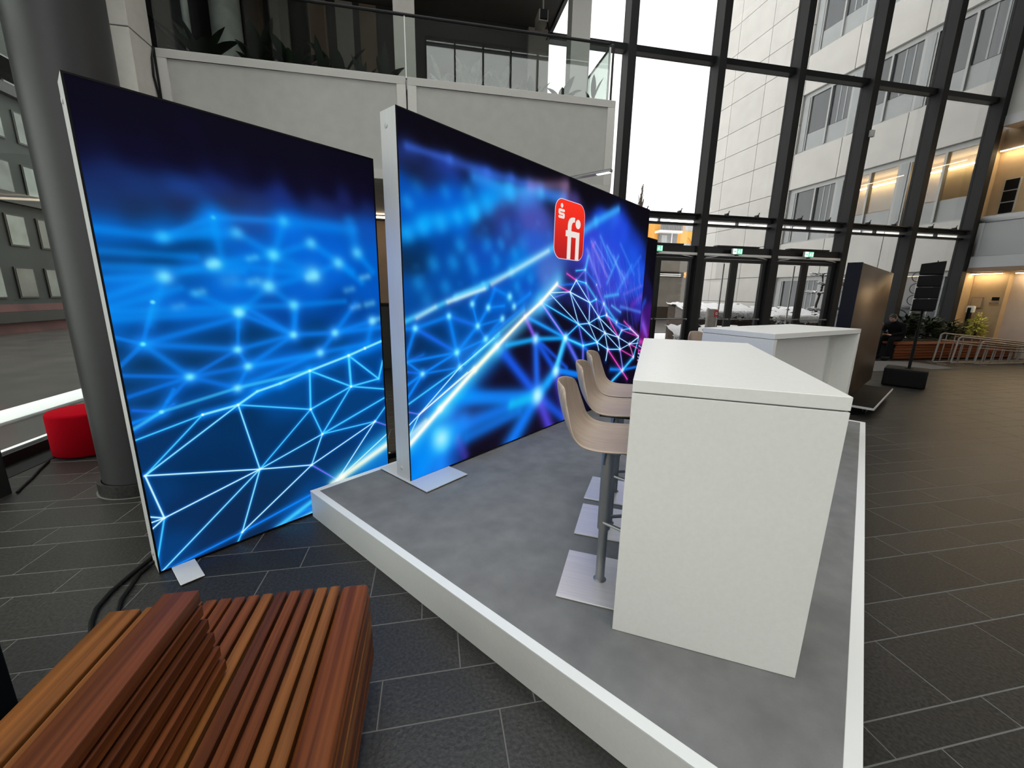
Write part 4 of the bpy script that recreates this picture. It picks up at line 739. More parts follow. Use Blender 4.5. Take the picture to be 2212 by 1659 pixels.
BASE_MID = """
0.05,2.43,5,3,15;0.56,2.46,6,3,18;1.06,2.46,8,4,18;2.12,2.48,10,8,20;2.93,2.47,8,6,16;3.73,2.38,6,5,12
3.82,1.98,6,6,16;3.53,2.13,8,8,26;1.72,2.49,8,5,16;0.08,2.27,30,52,125;0.38,2.26,30,58,150;0.11,2.17,20,28,62
0.30,2.15,20,40,95;0.80,2.27,20,60,170;1.38,2.31,60,90,190;1.88,2.39,120,100,140;2.05,2.32,70,60,130;0.03,2.05,0,75,175
0.38,2.06,0,90,205;0.85,2.14,0,120,225;1.31,2.21,60,120,215;0.14,1.96,0,90,200;0.55,1.93,0,100,210;0.13,1.82,0,85,190
0.96,2.06,45,60,130;1.39,2.05,70,80,175;0.75,1.89,25,50,110;1.08,1.90,35,60,150;0.12,1.67,0,50,105;0.05,1.57,5,45,85
0.37,1.69,0,70,160;0.80,1.72,10,75,180;1.40,1.82,40,90,200;0.04,1.42,0,75,160;0.36,1.49,0,75,165;0.85,1.55,0,85,190
1.27,1.65,0,110,215;0.11,1.23,0,70,150;0.36,1.23,0,62,135;0.64,1.29,0,75,165;0.22,1.10,0,50,105;0.10,1.04,5,45,95
0.22,0.96,0,52,110;0.54,1.15,0,70,150;0.97,1.36,0,85,190;1.42,1.45,10,80,190;0.04,0.71,5,50,110;0.26,0.82,5,52,110
0.04,0.51,10,60,130;0.54,0.86,20,100,190;1.63,1.54,70,110,200;0.80,0.67,14,8,30;1.04,0.88,12,8,28;1.23,1.03,15,10,35
0.53,0.55,0,85,180;0.25,0.57,10,110,215;0.29,0.22,0,110,210;0.02,0.12,0,90,190;0.33,0.05,20,70,160;0.81,0.16,16,10,30
0.69,0.02,14,8,26;1.48,0.09,16,10,30;1.69,0.48,20,20,70;0.53,0.44,30,25,60;1.84,0.81,12,8,35;2.28,0.97,12,10,42
2.05,1.37,25,30,90;1.98,1.18,10,8,30;2.81,0.94,10,8,30;3.24,0.55,10,5,25;2.87,0.47,10,6,28;3.79,0.62,12,5,25
3.43,1.02,20,15,60;4.06,0.86,25,6,25;2.52,0.57,10,8,30;2.64,2.23,25,70,215;2.96,2.27,35,80,230;3.11,2.14,25,50,200
2.46,1.96,45,60,200;2.92,1.80,35,50,190;3.55,1.85,15,50,170;3.89,1.63,20,60,190;3.35,1.49,40,60,190;2.72,1.58,60,50,170
2.49,1.77,70,70,200;3.82,1.25,45,30,140;3.24,1.32,45,50,160;3.86,1.44,25,40,150;2.87,1.37,45,45,150;2.41,1.57,40,40,130
"""
# ------------------------------------------------------------------ printed graphics of the backlit walls (computed here)
def parse(t): return np.array([[float(x) for x in r.split(',')] for r in t.replace('\n', ';').split(';') if r.strip()])
def make_art(name, W_, H_, base, art, ppm=440, extra=None, top='0,2.5,5,4,12'):
    w_, h_ = int(W_ * ppm), int(H_ * ppm)
    gx, gy = 96, 80
    A = parse(base + ';' + top); X, Y = np.meshgrid(np.linspace(0, W_, gx), np.linspace(0, H_, gy))
    num = np.zeros((gy, gx, 3)); den = np.zeros((gy, gx))
    for s_, t_, r, g, b in A:
        k_ = 1.0 / (((X - s_) ** 2 * .8 + (Y - t_) ** 2 * 1.3) + 2.5e-3) ** 3
        num += k_[..., None] * np.array([r, g, b]) / 255.0; den += k_
    lowres = num / den[..., None]
    for _ in range(3):
        pd_ = np.pad(lowres, ((1, 1), (1, 1), (0, 0)), mode='edge')
        lowres = (pd_[1:-1, 1:-1] * 2 + pd_[:-2, 1:-1] + pd_[2:, 1:-1] + pd_[1:-1, :-2] + pd_[1:-1, 2:]) / 6
    fx = np.linspace(0, gx - 1.001, w_); fy = np.linspace(0, gy - 1.001, h_)
    ix = fx.astype(int); iy = fy.astype(int); ax = (fx - ix)[None, :, None]; ay = (fy - iy)[:, None, None]
    L00 = lowres[iy][:, ix]; L01 = lowres[iy][:, ix + 1]; L10 = lowres[iy + 1][:, ix]; L11 = lowres[iy + 1][:, ix + 1]
    img = ((L00 * (1 - ax) + L01 * ax) * (1 - ay) + (L10 * (1 - ax) + L11 * ax) * ay).astype(np.float32)
    def stroke(s0, t0, s1, t1, wd, col, al):
        pad = wd * 2.6
        x0, x1 = int((min(s0, s1) - pad) * ppm), int((max(s0, s1) + pad) * ppm) + 2
        y0, y1 = int((min(t0, t1) - pad) * ppm), int((max(t0, t1) + pad) * ppm) + 2
        x0, y0 = max(x0, 0), max(y0, 0); x1, y1 = min(x1, w_), min(y1, h_)
        if x1 <= x0 or y1 <= y0: return
        xs = (np.arange(x0, x1) + .5) / ppm; ys = (np.arange(y0, y1) + .5) / ppm
        PX, PY = np.meshgrid(xs, ys); dx, dy = s1 - s0, t1 - t0; L2 = dx * dx + dy * dy
        q = np.clip(((PX - s0) * dx + (PY - t0) * dy) / L2, 0, 1) if L2 > 1e-8 else 0
        d2 = ((PX - s0 - q * dx) ** 2 + (PY - t0 - q * dy) ** 2) / (wd * wd)
        pr = (al * np.exp(-d2 ** (1.5 if wd < .012 else 1.0))).astype(np.float32)[..., None]
        reg = img[y0:y1, x0:x1]
        img[y0:y1, x0:x1] = reg + pr * (np.maximum(reg, np.array(col, np.float32)) * .7 + .3 * (1 - (1 - reg) * (1 - np.array(col, np.float32))) - reg)
    R_ = sorted(parse(art).tolist(), key=lambda r: -r[4])
    for s0, t0, s1, t1, wd, ci, al in R_:
        c = PAL[int(ci)]
        if wd < .018 and not (s0 == s1 and t0 == t1): stroke(s0, t0, s1, t1, max(wd * 3.2, .012), (0.05, .45, .95) if c[0] < .9 else (.6, .2, .6), al * .5)
        stroke(s0, t0, s1, t1, max(wd * (1.0 if wd < .012 else (1.9 if s0 == s1 and t0 == t1 else (1.75 if wd > .024 else 1.3))), .0044), c, al)
    if extra: extra(stroke)
    im = bpy.data.images.new(name, w_, h_, alpha=False)
    px = np.ones((h_, w_, 4), np.float32); px[..., :3] = np.clip(img, 0, 1)
    im.pixels.foreach_set(px.ravel()); im.update(); im.pack()
    M = bpy.data.materials.new(name); M.use_nodes = True; nt = M.node_tree; p = nt.nodes['Principled BSDF']
    tx = nt.nodes.new('ShaderNodeTexImage'); tx.image = im; tx.extension = 'EXTEND'
    p.inputs['Base Color'].default_value = (.003, .003, .004, 1); p.inputs['Roughness'].default_value = .8; p.inputs['Specular IOR Level'].default_value = .03
    nt.links.new(tx.outputs[0], p.inputs['Emission Color']); p.inputs['Emission Strength'].default_value = 1.0
    return M
def extra_mid(stroke):
    r = random.Random(5)
    for i in range(90):
        s_ = r.uniform(2.35, 3.75); t_ = r.uniform(1.05, 2.0 - .12 * (s_ - 2.4)); L = r.uniform(.1, .3); a = math.radians(r.uniform(-75, -50))
        stroke(s_, t_, s_ + L * math.cos(a), t_ + L * math.sin(a), r.uniform(.006, .018), r.choice([(.5, .5, 1), (.3, .6, 1), (.45, .35, .9), (.2, .4, .95)]), r.uniform(.15, .4))
    for i in range(60):
        s_ = r.uniform(.1, 2.0); t_ = r.uniform(1.2, 2.1); stroke(s_, t_, s_ + .02, t_, r.uniform(.02, .05), (.05, .5, .95), r.uniform(.05, .2))
BASE_R = "0,2.5,5,4,10;1.5,2.5,5,4,10;0,1.9,6,5,18;1.5,1.9,6,5,16;1.2,1.7,20,15,70;.9,1.5,25,30,110;1.3,1.2,60,20,110;.9,1.1,30,45,150;1.3,.9,90,15,90;1.0,.8,60,25,120;1.2,.6,30,6,25;1.0,.4,20,5,20;1.4,.2,12,5,12;.2,1,30,40,120;.2,.3,20,8,40"
KI = PAL.index((.93, .25, .72)); PI_ = PAL.index((.5, .33, .93))
ART_R = ';'.join('%g,%g,%g,%g,%g,%d,%g' % r_ for r_ in [(.4, .95, 1.5, .75, .03, KI, .7), (.3, .85, 1.45, .6, .012, KI, .9), (.5, .8, 1.5, .5, .008, 0, .9), (.6, .75, 1.4, .45, .006, 0, .9), (.8, .85, 1.5, .62, .006, 0, .9), (.9, .8, 1.5, .35, .007, KI, .9), (.9, .62, 1.48, .3, .006, 0, .8), (.8, .5, 1.5, .5, .008, KI, .9), (.9, .42, 1.5, .2, .01, KI, .8), (1.0, 1.3, 1.3, 1.0, .06, PI_, .5), (1.2, 1.1, 1.4, .9, .03, PI_, .6), (.9, 1.2, 1.2, 1.5, .03, 6, .6)])

def light_wall(u0, v, z0, W_, art_mat, lab, gasket=True, plates=()):
    r = empty('backlit_display_wall', S(u0, v, z0), AU, label=lab, cat='display wall', group='backlit display walls')
    H_, D = 2.497, .17; t = .035
    f = MB(); f.box(0, .002, 0, t, D, H_).box(W_ - t, .002, 0, W_, D, H_).box(t, .002, 0, W_ - t, D, t).box(t, .002, H_ - t, W_ - t, D, H_)
    f.obj('frame', m_alu, r, bevel=.0015, seg=1)
    MB().box(t, D - .02, t, W_ - t, D - .005, H_ - t).obj('back_fabric', m_black, r)
    g = MB(); a = .009
    g.box(0, -.001, 0, a, .002, H_).box(W_ - a, -.001, 0, W_, .002, H_).box(a, -.001, 0, W_ - a, .002, a).box(a, -.001, H_ - a, W_ - a, .002, H_)
    g.obj('gasket', m_black, r)
    b = MB(); b.poly([(a, .001, a), (W_ - a, .001, a), (W_ - a, .001, H_ - a), (a, .001, H_ - a)])
    o = b.obj('printed_fabric', art_mat, r)
    ul = o.data.uv_layers.new(name='UVMap')
    for lp in o.data.loops:
        c = o.data.vertices[lp.vertex_index].co; ul.data[lp.index].uv = (c.x / W_, c.z / H_)
    for zz in (.083, 2.405):
        sc_ = MB().lathe([(.016, 0), (.016, .004), (.01, .006)], 16, Matrix.Translation((0, .105, zz)) @ Matrix.Rotation(-PI / 2, 4, 'Y')).obj('cam_lock', m_plastic, r, smooth=True)
        MB().lathe([(.016, 0), (.016, .004), (.01, .006)], 16, Matrix.Translation((W_, .105, zz)) @ Matrix.Rotation(PI / 2, 4, 'Y')).obj('cam_lock', m_plastic, r, smooth=True)
    for x0, x1, y0, y1 in plates:
        MB().box(x0, y0, 0.0005, x1, y1, .008).obj('foot_plate', m_alu, r, bevel=.002, seg=1)
    return r
mL = make_art('network_print_left', 1.5, 2.497, BASE_LEFT, ART_LEFT, top=';'.join('%g,%g,8,6,%d' % (a * .19, t_, z_) for a in range(9) for t_, z_ in ((2.48, 20), (2.35, 24), (2.22, 32))))
mM = make_art('network_print_middle', 3.92, 2.497, BASE_MID, ART_MID, extra=extra_mid, top=';'.join('%g,%g,7,4,15' % (a * .2, 2.5 - .02 * q) for a in range(21) for q in (0, 2, 4)) + ';' + ';'.join('%g,%g,7,4,16' % (a * .2, 2.36) for a in range(9)))
mR = make_art('network_print_far', 1.5, 2.497, BASE_R, ART_R, 240)
light_wall(-.85, -.02, .006, 1.5, mL, 'leftmost backlit wall with blue network print standing on the floor', plates=[(.055, .165, -.215, .16), (1.2, 1.31, -.0, .17)])
light_wall(4.42, -.02, .006, 1.5, mR, 'far backlit wall mostly hidden at right behind the long one', plates=[(.055, .165, 0, .3), (1.2, 1.31, -.2, .3)])
wm = light_wall(.547, .42, .206, 3.92, mM, 'long backlit wall on the platform carrying the red logo', plates=[(-.02, .375, -.22, .37), (3.55, 3.94, -.22, .37)])
# red logo on the middle wall
def rrect(x0, y0, x1, y1, r, n=8):
    P = []
    for cx, cy, a0 in ((x1 - r, y0 + r, -90), (x1 - r, y1 - r, 0), (x0 + r, y1 - r, 90), (x0 + r, y0 + r, 180)):
        for i in range(n + 1):
            a = math.radians(a0 + 90 * i / n); P.append((cx + r * math.cos(a), cy + r * math.sin(a)))
    return P
RX = Matrix.Rotation(PI / 2, 4, 'X')
lg = empty('logo', (1.728, -.002, 1.725)); lg.parent = wm
lx = 0.546; ly = .557
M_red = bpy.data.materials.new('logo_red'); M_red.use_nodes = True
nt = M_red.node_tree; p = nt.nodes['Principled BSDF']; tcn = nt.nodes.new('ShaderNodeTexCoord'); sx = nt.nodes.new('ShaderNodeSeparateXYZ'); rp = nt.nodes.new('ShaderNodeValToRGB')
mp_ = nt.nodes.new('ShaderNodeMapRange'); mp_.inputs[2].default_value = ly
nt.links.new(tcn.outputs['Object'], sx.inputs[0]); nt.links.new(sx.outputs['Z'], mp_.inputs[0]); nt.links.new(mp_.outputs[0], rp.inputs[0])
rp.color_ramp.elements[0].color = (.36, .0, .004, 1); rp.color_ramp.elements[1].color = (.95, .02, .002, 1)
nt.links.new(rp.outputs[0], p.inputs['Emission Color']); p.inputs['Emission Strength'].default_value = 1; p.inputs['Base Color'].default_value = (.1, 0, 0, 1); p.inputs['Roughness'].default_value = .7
m_logow = emis('logo_white', (.88, .78, .74), .92); m_logow.node_tree.nodes['Principled BSDF'].inputs['Base Color'].default_value = (.05, .05, .05, 1)
m_border = emis('logo_border', (.75, .62, .80), .9); m_border.node_tree.nodes['Principled BSDF'].inputs['Base Color'].default_value = (.05, .05, .05, 1)
MB().prism(rrect(0, 0, lx, ly, .115), 0, .0012, RX).obj('logo_border', m_border, lg)
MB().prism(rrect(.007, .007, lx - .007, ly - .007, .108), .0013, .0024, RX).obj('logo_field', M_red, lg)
s_ = MB(); z0, z1 = .0025, .0034
X0, X1 = .057, .164
s_.prism([(X0 + .014, .437), (X1 - .008, .437), (X1, .445), (X1, .452), (X1 - .010, .461), (X0 + .014, .461), (X0, .449), (X0, .420), (X0 + .014, .407), (X0 + .028, .407), (X0 + .028, .437)], z0, z1, RX)
s_.prism([(X0 + .028, .407), (X1 - .03, .407), (X1 - .03, .428), (X0 + .028, .428)], z0, z1, RX)
s_.prism([(X1 - .03, .428), (X1 - .03, .400), (X0 + .010, .400), (X0, .394), (X0, .386), (X0 + .012, .376), (X1 - .014, .376), (X1, .388), (X1, .416), (X1 - .014, .428)], z0, z1, RX)
s_.prism([(.111 + .021 * math.cos(a), .492 + .021 * math.sin(a)) for a in [2 * PI * i / 20 for i in range(20)]], z0, z1, RX)
s_.obj('emblem_s', m_logow, lg)
f_ = MB()
f_.prism([(.417 + .047 * math.cos(a), .358 + .045 * math.sin(a)) for a in [2 * PI * i / 28 for i in range(28)]], z0, z1, RX)
f_.prism([(.196, .222), (.452, .222), (.452, .279), (.196, .279)], z0, z1, RX)
f_.prism([(.232, .008), (.297, .008), (.297, .222), (.232, .222)], z0, z1, RX)
f_.prism([(.386, .008), (.452, .008), (.452, .222), (.386, .222)], z0, z1, RX)
out = [(.229, .279), (.229, .33), (.236, .362), (.254, .388), (.280, .404), (.315, .411), (.355, .412)]
inn = [(.355, .370), (.328, .366), (.308, .353), (.297, .330), (.295, .279)]
for i in range(6):
    q = [out[i], out[i + 1]]; j = min(4, 4 - int(i * 4 / 6)); j2 = max(0, 4 - int((i + 1) * 4 / 6))
    pts = [out[i], out[i + 1], inn[j2]] + ([inn[j]] if j != j2 else [])
    f_.prism(pts, z0, z1, RX)
f_.obj('letters_fi', m_logow, lg)
# arm spotlight on the middle wall
al_ = empty('arm_spotlight', S(2.68, .34, 2.703), AU, label='slim arm spotlight reaching over the top edge of the long wall', cat='spotlight')
MB().box(-.03, -.03, 0, .03, .09, .022).obj('bracket', m_dsteel, al_)
hd = MB().box(-.027, -.43, .023, .027, .05, .050).obj('lamp_bar', m_dsteel, al_, bevel=.005)
MB().box(-.02, -.415, .019, .02, -.28, .0228).obj('led_lens', m_ledw, hd); MB().box(-.02, -.27, .0205, .02, .03, .0229).obj('underside', m_plastic, hd)

# ------------------------------------------------------------------ platform
pf = empty('platform', S(0, 0, 0), AU, label='low grey carpeted platform with white edges under the counters', cat='platform')
MB().box(.02, -2.98, 0, 4.98, -.02, .1985).obj('carpet_deck', m_carpet, pf)
for nm, a in (('fascia', (0, -3.0, 0, .018, 0, .19)), ('fascia', (4.982, -3.0, 0, 5.0, 0, .19)), ('fascia', (.018, -3.0, 0, 4.982, -2.982, .19)), ('fascia', (.018, -.018, 0, 4.982, 0, .19))): MB().box(*a).obj(nm, m_white, pf)
for a in ((-.002, -3.002, .19, .045, .002, .2), (4.955, -3.002, .19, 5.002, .002, .2), (.045, -3.002, .19, 4.955, -2.955, .2), (.045, -.045, .19, 4.955, .002, .2)): MB().box(*a).obj('edge_trim', m_whitetrim, pf, bevel=.0015, seg=1)
# ------------------------------------------------------------------ counters
def counter(u, v, rot, L, W_, lab):
    c = empty('bar_counter', S(u, v, .2), AU + rot, label=lab, cat='counter', group='white bar counters on the platform')
    H_ = 1.09; t = .046; hx, hy = L / 2, W_ / 2
    MB().box(-hx, -hy, H_ - t, hx, hy, H_).obj('worktop', m_white, c, bevel=.0015, seg=1)
    for s in (-1, 1):
        x0, x1 = (-hx, -hx + t) if s < 0 else (hx - t, hx)
        MB().box(x0, -hy, 0, x1, hy, H_ - t - .005).obj('end_panel', m_white, c, bevel=.0015, seg=1)
    MB().box(-hx + t, -.16, .0, hx - t, -.13, H_ - t - .004).obj('modesty_panel', m_white, c)
    MB().box(-hx + .01, -hy + .01, H_ - t - .005, hx - .01, hy - .01, H_ - t).obj('shadow_joint', m_joint, c)
    return c
counter(1.167, 2.203, math.atan2(.367, .93), 1.58, .672, 'nearer white bar counter beside the three beige bar stools')
counter(3.884, 2.196, -math.atan2(.341, .94), 1.62, .69, 'farther white bar counter with its open side facing the hall')
# ------------------------------------------------------------------ bar stools
def make_stool():
    r = empty('bar_stool', cat='stool', group='beige bar stools at the counters')
    MB().box(-.185, -.185, 0.001, .185, .185, .009).obj('base_plate', m_steel, r, bevel=.002, seg=1)
    MB().lathe([(.032, .009), (.022, .014), (.022, .30)], 24).obj('lower_tube', m_dsteel, r, smooth=True)
    sl = MB().lathe([(.022, .29), (.030, .292), (.030, .70), (.05, .705), (.05, .715)], 24).obj('sleeve', m_dsteel, r, smooth=True)
    MB().tube([(.02, -.01, .69), (.10, -.01, .685), (.14, -.01, .67)], .006, 6).obj('height_lever', m_dsteel, sl, smooth=True)
    MB().tube([(-.025, .0, .335), (-.12, .2, .335), (-.12, .215, .335), (.12, .215, .335), (.12, .2, .335), (.025, 0, .335)], .0085, 8).obj('footrest', m_dsteel, r, smooth=True)
    prof = [(.215, .732), (.19, .747), (.11, .750), (.02, .741), (-.06, .740), (-.125, .757), (-.175, .795), (-.208, .85), (-.228, .91), (-.243, .97), (-.252, 1.015)]
    wid = [.165, .19, .202, .208, .21, .206, .198, .186, .170, .150, .115]
    NX = 10; vs = []; fs = []
    for i, ((y_, z_), w_) in enumerate(zip(prof, wid)):
        bk = min(1, max(0, (i - 4) / 3.0))
        for k in range(NX + 1):
            q = -1 + 2 * k / NX
            dz = .018 * abs(q) ** 3 * (1 - bk); dy = .055 * abs(q) ** 2.2 * bk
            if i == len(prof) - 1: dz -= .02 * abs(q) ** 4
            if i == 0: dy -= .03 * abs(q) ** 3; 
            vs.append((q * w_, y_ + dy, z_ + dz))
    for i in range(len(prof) - 1):
        for k in range(NX):
            a = i * (NX + 1) + k; fs.append((a, a + 1, a + NX + 2, a + NX + 1))
    s = MB(); s.add(vs, fs); o = s.obj('seat_shell', m_seat, r, smooth=True, ang=80)
    so = o.modifiers.new('thick', 'SOLIDIFY'); so.thickness = .013; so.offset = 0
    sb = o.modifiers.new('sub', 'SUBSURF'); sb.levels = 2; sb.render_levels = 2
    MB().box(-.09, -.09, .714, .09, .09, .724).obj('seat_mount', m_blackmetal, r)
    return r
stool = make_stool()
place = [(.546, 1.991, -157.4, 'nearest beige bar stool at the nearer white counter'), (1.044, 1.781, -157.4, 'middle beige bar stool of the three at the nearer counter'), (1.45, 1.614, -160, 'rearmost of the three beige stools at the nearer counter'), (3.62, 1.60, -200, 'beige bar stool behind the farther white counter')]
for i, (u, v, a, lab) in enumerate(place):
    o = stool if i == 0 else copy_tree(stool)
    o.location = S(u, v, .2); o.rotation_euler = (0, 0, AU + math.radians(a)); o['label'] = lab

# ------------------------------------------------------------------ wooden bench at lower left
bn = empty('slatted_bench', (-.72, .5, 0), label='double sided slatted hardwood bench in the foreground', cat='bench')
Y0, Y1 = -1.0, 1.0; woods = [m_wood, m_wood_l, m_wood_d, m_wood]
for s in (-1, 1):
    x0, x1 = (.345, .447) if s > 0 else (-.447, -.345)
    MB().box(x0, Y0, .405, x1, Y1, .45).obj('edge_plank', m_wood if s > 0 else m_wood_l, bn, bevel=.02 if s > 0 else .008, seg=4)
    for j, z in enumerate((.325, .245, .165, .085)):
        MB().box(s * .435 - .012, Y0, z, s * .435 + .012, Y1, z + .068).obj('skirt_slat', woods[j % 3 * 1], bn, bevel=.004, seg=1)
rw = random.Random(11); xs_ = -.340
order = [m_wood_l, m_wood, m_wood_d, m_wood_l, m_wood, m_wood, m_wood_d, m_wood, m_wood_l, m_wood_d, m_wood, m_wood, m_wood_l, m_wood_l]
for k in range(14):
    xa = .340 - .0486 * (k + 1) + .0105
    MB().box(xa, Y0, .41, xa + .0375, Y1, .45).obj('seat_slat', order[13 - k], bn, bevel=.0035, seg=1)
for yy in (-.9, 0, .88): MB().box(-.42, yy - .03, .36, .42, yy + .03, .408).obj('crossbar', m_blackmetal, bn)
for yy in (-.85, .80):
    for s in (-1, 1): MB().box(s * .36 - .025, yy - .025, 0, s * .36 + .025, yy + .025, .36).obj('leg', m_blackmetal, bn)
bkr = empty('backrest', (-.012, 0, 0)); bkr.parent = bn
YB = .68
MB().box(-.046, Y0, .69, .046, YB, .732).obj('top_plank', m_wood_d, bkr, bevel=.004, seg=2)
for s in (-1, 1):
    for j in range(5):
        zt = .682 - .046 * j; xo = .048 + .0115 * j
        MB().box(s * (xo - .022), Y0, zt - .037, s * xo, YB - .004 * j, zt).obj('back_slat', m_wood_d if j % 2 else m_wood, bkr, bevel=.003, seg=1)
MB().box(-.02, Y0 + .05, .452, .02, YB - .05, .69).obj('back_core', m_blackmetal, bkr)

# ------------------------------------------------------------------ columns, pouf, cables
dc = empty('column', (-2.36, 3.645, 0), label='round charcoal column behind the leftmost backlit wall', cat='column')
MB().lathe([(.256, .10), (.256, 14)], 48).obj('shaft', m_column, dc, smooth=True)
for k in range(4):
    a0 = math.radians(90 * k + 8 - 45); P = [(.262 * math.cos(a0 + (PI / 2 - .008) * i / 12), .262 * math.sin(a0 + (PI / 2 - .008) * i / 12)) for i in range(13)]
    P2 = [(.288 * math.cos(a0 + (PI / 2 - .008) * i / 12), .288 * math.sin(a0 + (PI / 2 - .008) * i / 12)) for i in range(12, -1, -1)]
    MB().prism(P + P2, 0, .098).obj('base_ring', m_tile, dc)
MB().lathe([(.30, .0005), (.30, .003)], 40).obj('sealant', m_grout, dc)
pu = empty('pouf', (-3.335, 4.52, 0), label='red felt pouf beside the charcoal column', cat='pouf')
MB().lathe([(.255, .012), (.27, .03), (.27, .40), (.262, .42), (.24, .428)], 48).obj('cover', m_red, pu, smooth=True, ang=60)
MB().lathe([(.25, 0), (.25, .012)], 32).obj('base', m_black, pu)
tag(MB().tube([(-1.64, 2.54, .04), (-1.675, 2.508, .014), (-1.692, 2.385, .012), (-1.703, 2.227, .012), (-1.686, 2.103, .012), (-1.642, 2.006, .012), (-1.614, 1.964, .012), (-1.56, 1.88, .012)], .011, 8).obj('power_cable', m_black, smooth=True), 'outer black cable looping from the leftmost wall towards the bench', 'cable')
tag(MB().tube([(-1.60, 2.46, .04), (-1.645, 2.43, .012), (-1.654, 2.359, .012), (-1.627, 2.242, .012), (-1.61, 2.153, .012), (-1.56, 2.05, .012), (-1.52, 1.95, .012)], .010, 8).obj('power_cable', m_black, smooth=True), 'inner black cable running from the leftmost wall to the bench', 'cable')
tag(MB().tube([(-3.50, 4.26, .012), (-3.475, 4.21, .012), (-3.398, 4.027, .012), (-3.316, 3.857, .012), (-3.251, 3.694, .012), (-3.20, 3.58, .012)], .009, 8).obj('floor_cable', m_black, smooth=True), 'thin black cable on the floor beside the red pouf', 'cable')
sk = empty('socket_strip', (-.44, 3.87, 0.0), .6, label='small black socket strip on the floor in the slit', cat='socket')
MB().box(-.12, -.03, 0, .12, .03, .05).obj('housing', m_black, sk, bevel=.006); MB().lathe([(.016, .05), (.016, .054)], 12).obj('outlet', m_plastic, sk)

# ------------------------------------------------------------------ screen cart, speaker, mat
TA = math.atan2(.512, .859)
tt = empty('screen_cart', (7.951, 5.927, 0), TA, label='tall bronze backed screen panel on a low wheeled cart', cat='display')
MB().box(-3.0, .004, .15, 0, .15, 2.045).obj('screen_body', m_bronze, tt, bevel=.006)
MB().box(-3.016, 0, .15, -3.0, .155, 2.05).obj('side_panel', m_navy, tt)
for x0, x1 in ((-2.65, -.72),):
    bd = MB().box(x0, -.36, .122, x1, .52, .15).obj('base_board', m_black, tt, bevel=.004)
    MB().box(x0 - .01, -.37, .12, x1 + .01, -.358, .149).box(x0 - .012, -.36, .12, x0 - .0005, .5, .149).obj('edge_strip', m_alu, bd)
    for x in (x0 + .25, x1 - .25):
        for y_ in (-.25, .4):
            w_ = MB().lathe([(.045, -.014), (.05, -.008), (.05, .008), (.045, .014)], 16, Matrix.Translation((x, y_, .05)) @ Matrix.Rotation(PI / 2, 4, 'X')).obj('caster', m_black, bd, smooth=True)
            MB().box(x - .03, y_ - .03, .1, x + .03, y_ + .03, .121).box(x - .012, y_ - .026, .04, x + .012, y_ - .018, .1).box(x - .012, y_ + .018, .04, x + .012, y_ + .026, .1).obj('fork', m_galv, w_)
fm = MB(); fm.prism([(10.7, 8.62), (12.47, 8.46), (12.40, 7.40), (9.83, 7.30)], .0006, .006)
tag(fm.obj('floor_mat', m_mat), 'grey floor mat behind the black subwoofer', 'mat')
SA = math.atan2(5.585 - 6.092, 8.742 - 8.418)
sw = empty('subwoofer', (8.418, 6.092, 0), SA, label='black subwoofer box on the floor under the speaker pole', cat='speaker')
MB().box(0, 0, .012, .60, .58, .333).obj('cabinet', m_black, sw, bevel=.012)
gl_ = MB(); gl_.box(.03, -.006, .04, .57, -.0005, .305)
gl_.obj('grille', m_black, sw)
for x in (.05, .55):
    for y_ in (.05, .53): MB().lathe([(.02, 0), (.02, .013)], 10, T(x, y_, 0)).obj('foot', m_black, sw)
ar = empty('line_array_speaker', (8.805, 5.949, .333), SA, label='tall black four box loudspeaker column on a pole', cat='speaker')
MB().tube([(0, 0, .0), (0, 0, .66), (0, 0, .661), (0, 0, 1.10)], [.024, .024, .018, .018], 12).lathe([(.06, 0), (.06, .008)], 16).obj('pole', m_black, ar, smooth=True)
MB().lathe([(.03, .62), (.03, .70)], 12).tube([(0, 0, .66), (.07, 0, .66)], .012, 6).obj('clamp', m_black, ar)
MB().box(-.16, -.12, 1.065, .14, .14, 1.085).obj('mount_plate', m_black, ar)
for k in range(4):
    z0 = 1.09 + k * .206; b = MB(); s0 = .14; tz = .197
    pts = [(-.15, 0), (.16, 0), (.16, tz + (.028 if k == 3 else 0)), (-.15, tz - .012)]
    b.prism([(p_[0], p_[1]) for p_ in pts], -.14, .14, Matrix.Rotation(PI / 2, 4, 'X'))
    o = b.obj('speaker_box', m_black, ar, bevel=.006, seg=1); o.location = (0, 0, z0)
    MB().box(-.145, -.148, .015, .155, -.141, tz - .03).obj('grille', m_black, o)
    if k < 3:
        P = [(-.15 - .085 * math.sin(PI * i / 12), -.05, z0 + .17 - .09 * math.cos(PI * i / 12)) for i in range(13)]
        MB().tube(P, .006, 6).obj('link_cable', m_black, ar, smooth=True)
MB().tube([(.05, 0, 1.09 + .82), (.05, 0, 1.09 + .86)], .008, 6).obj('pin', m_black, ar)
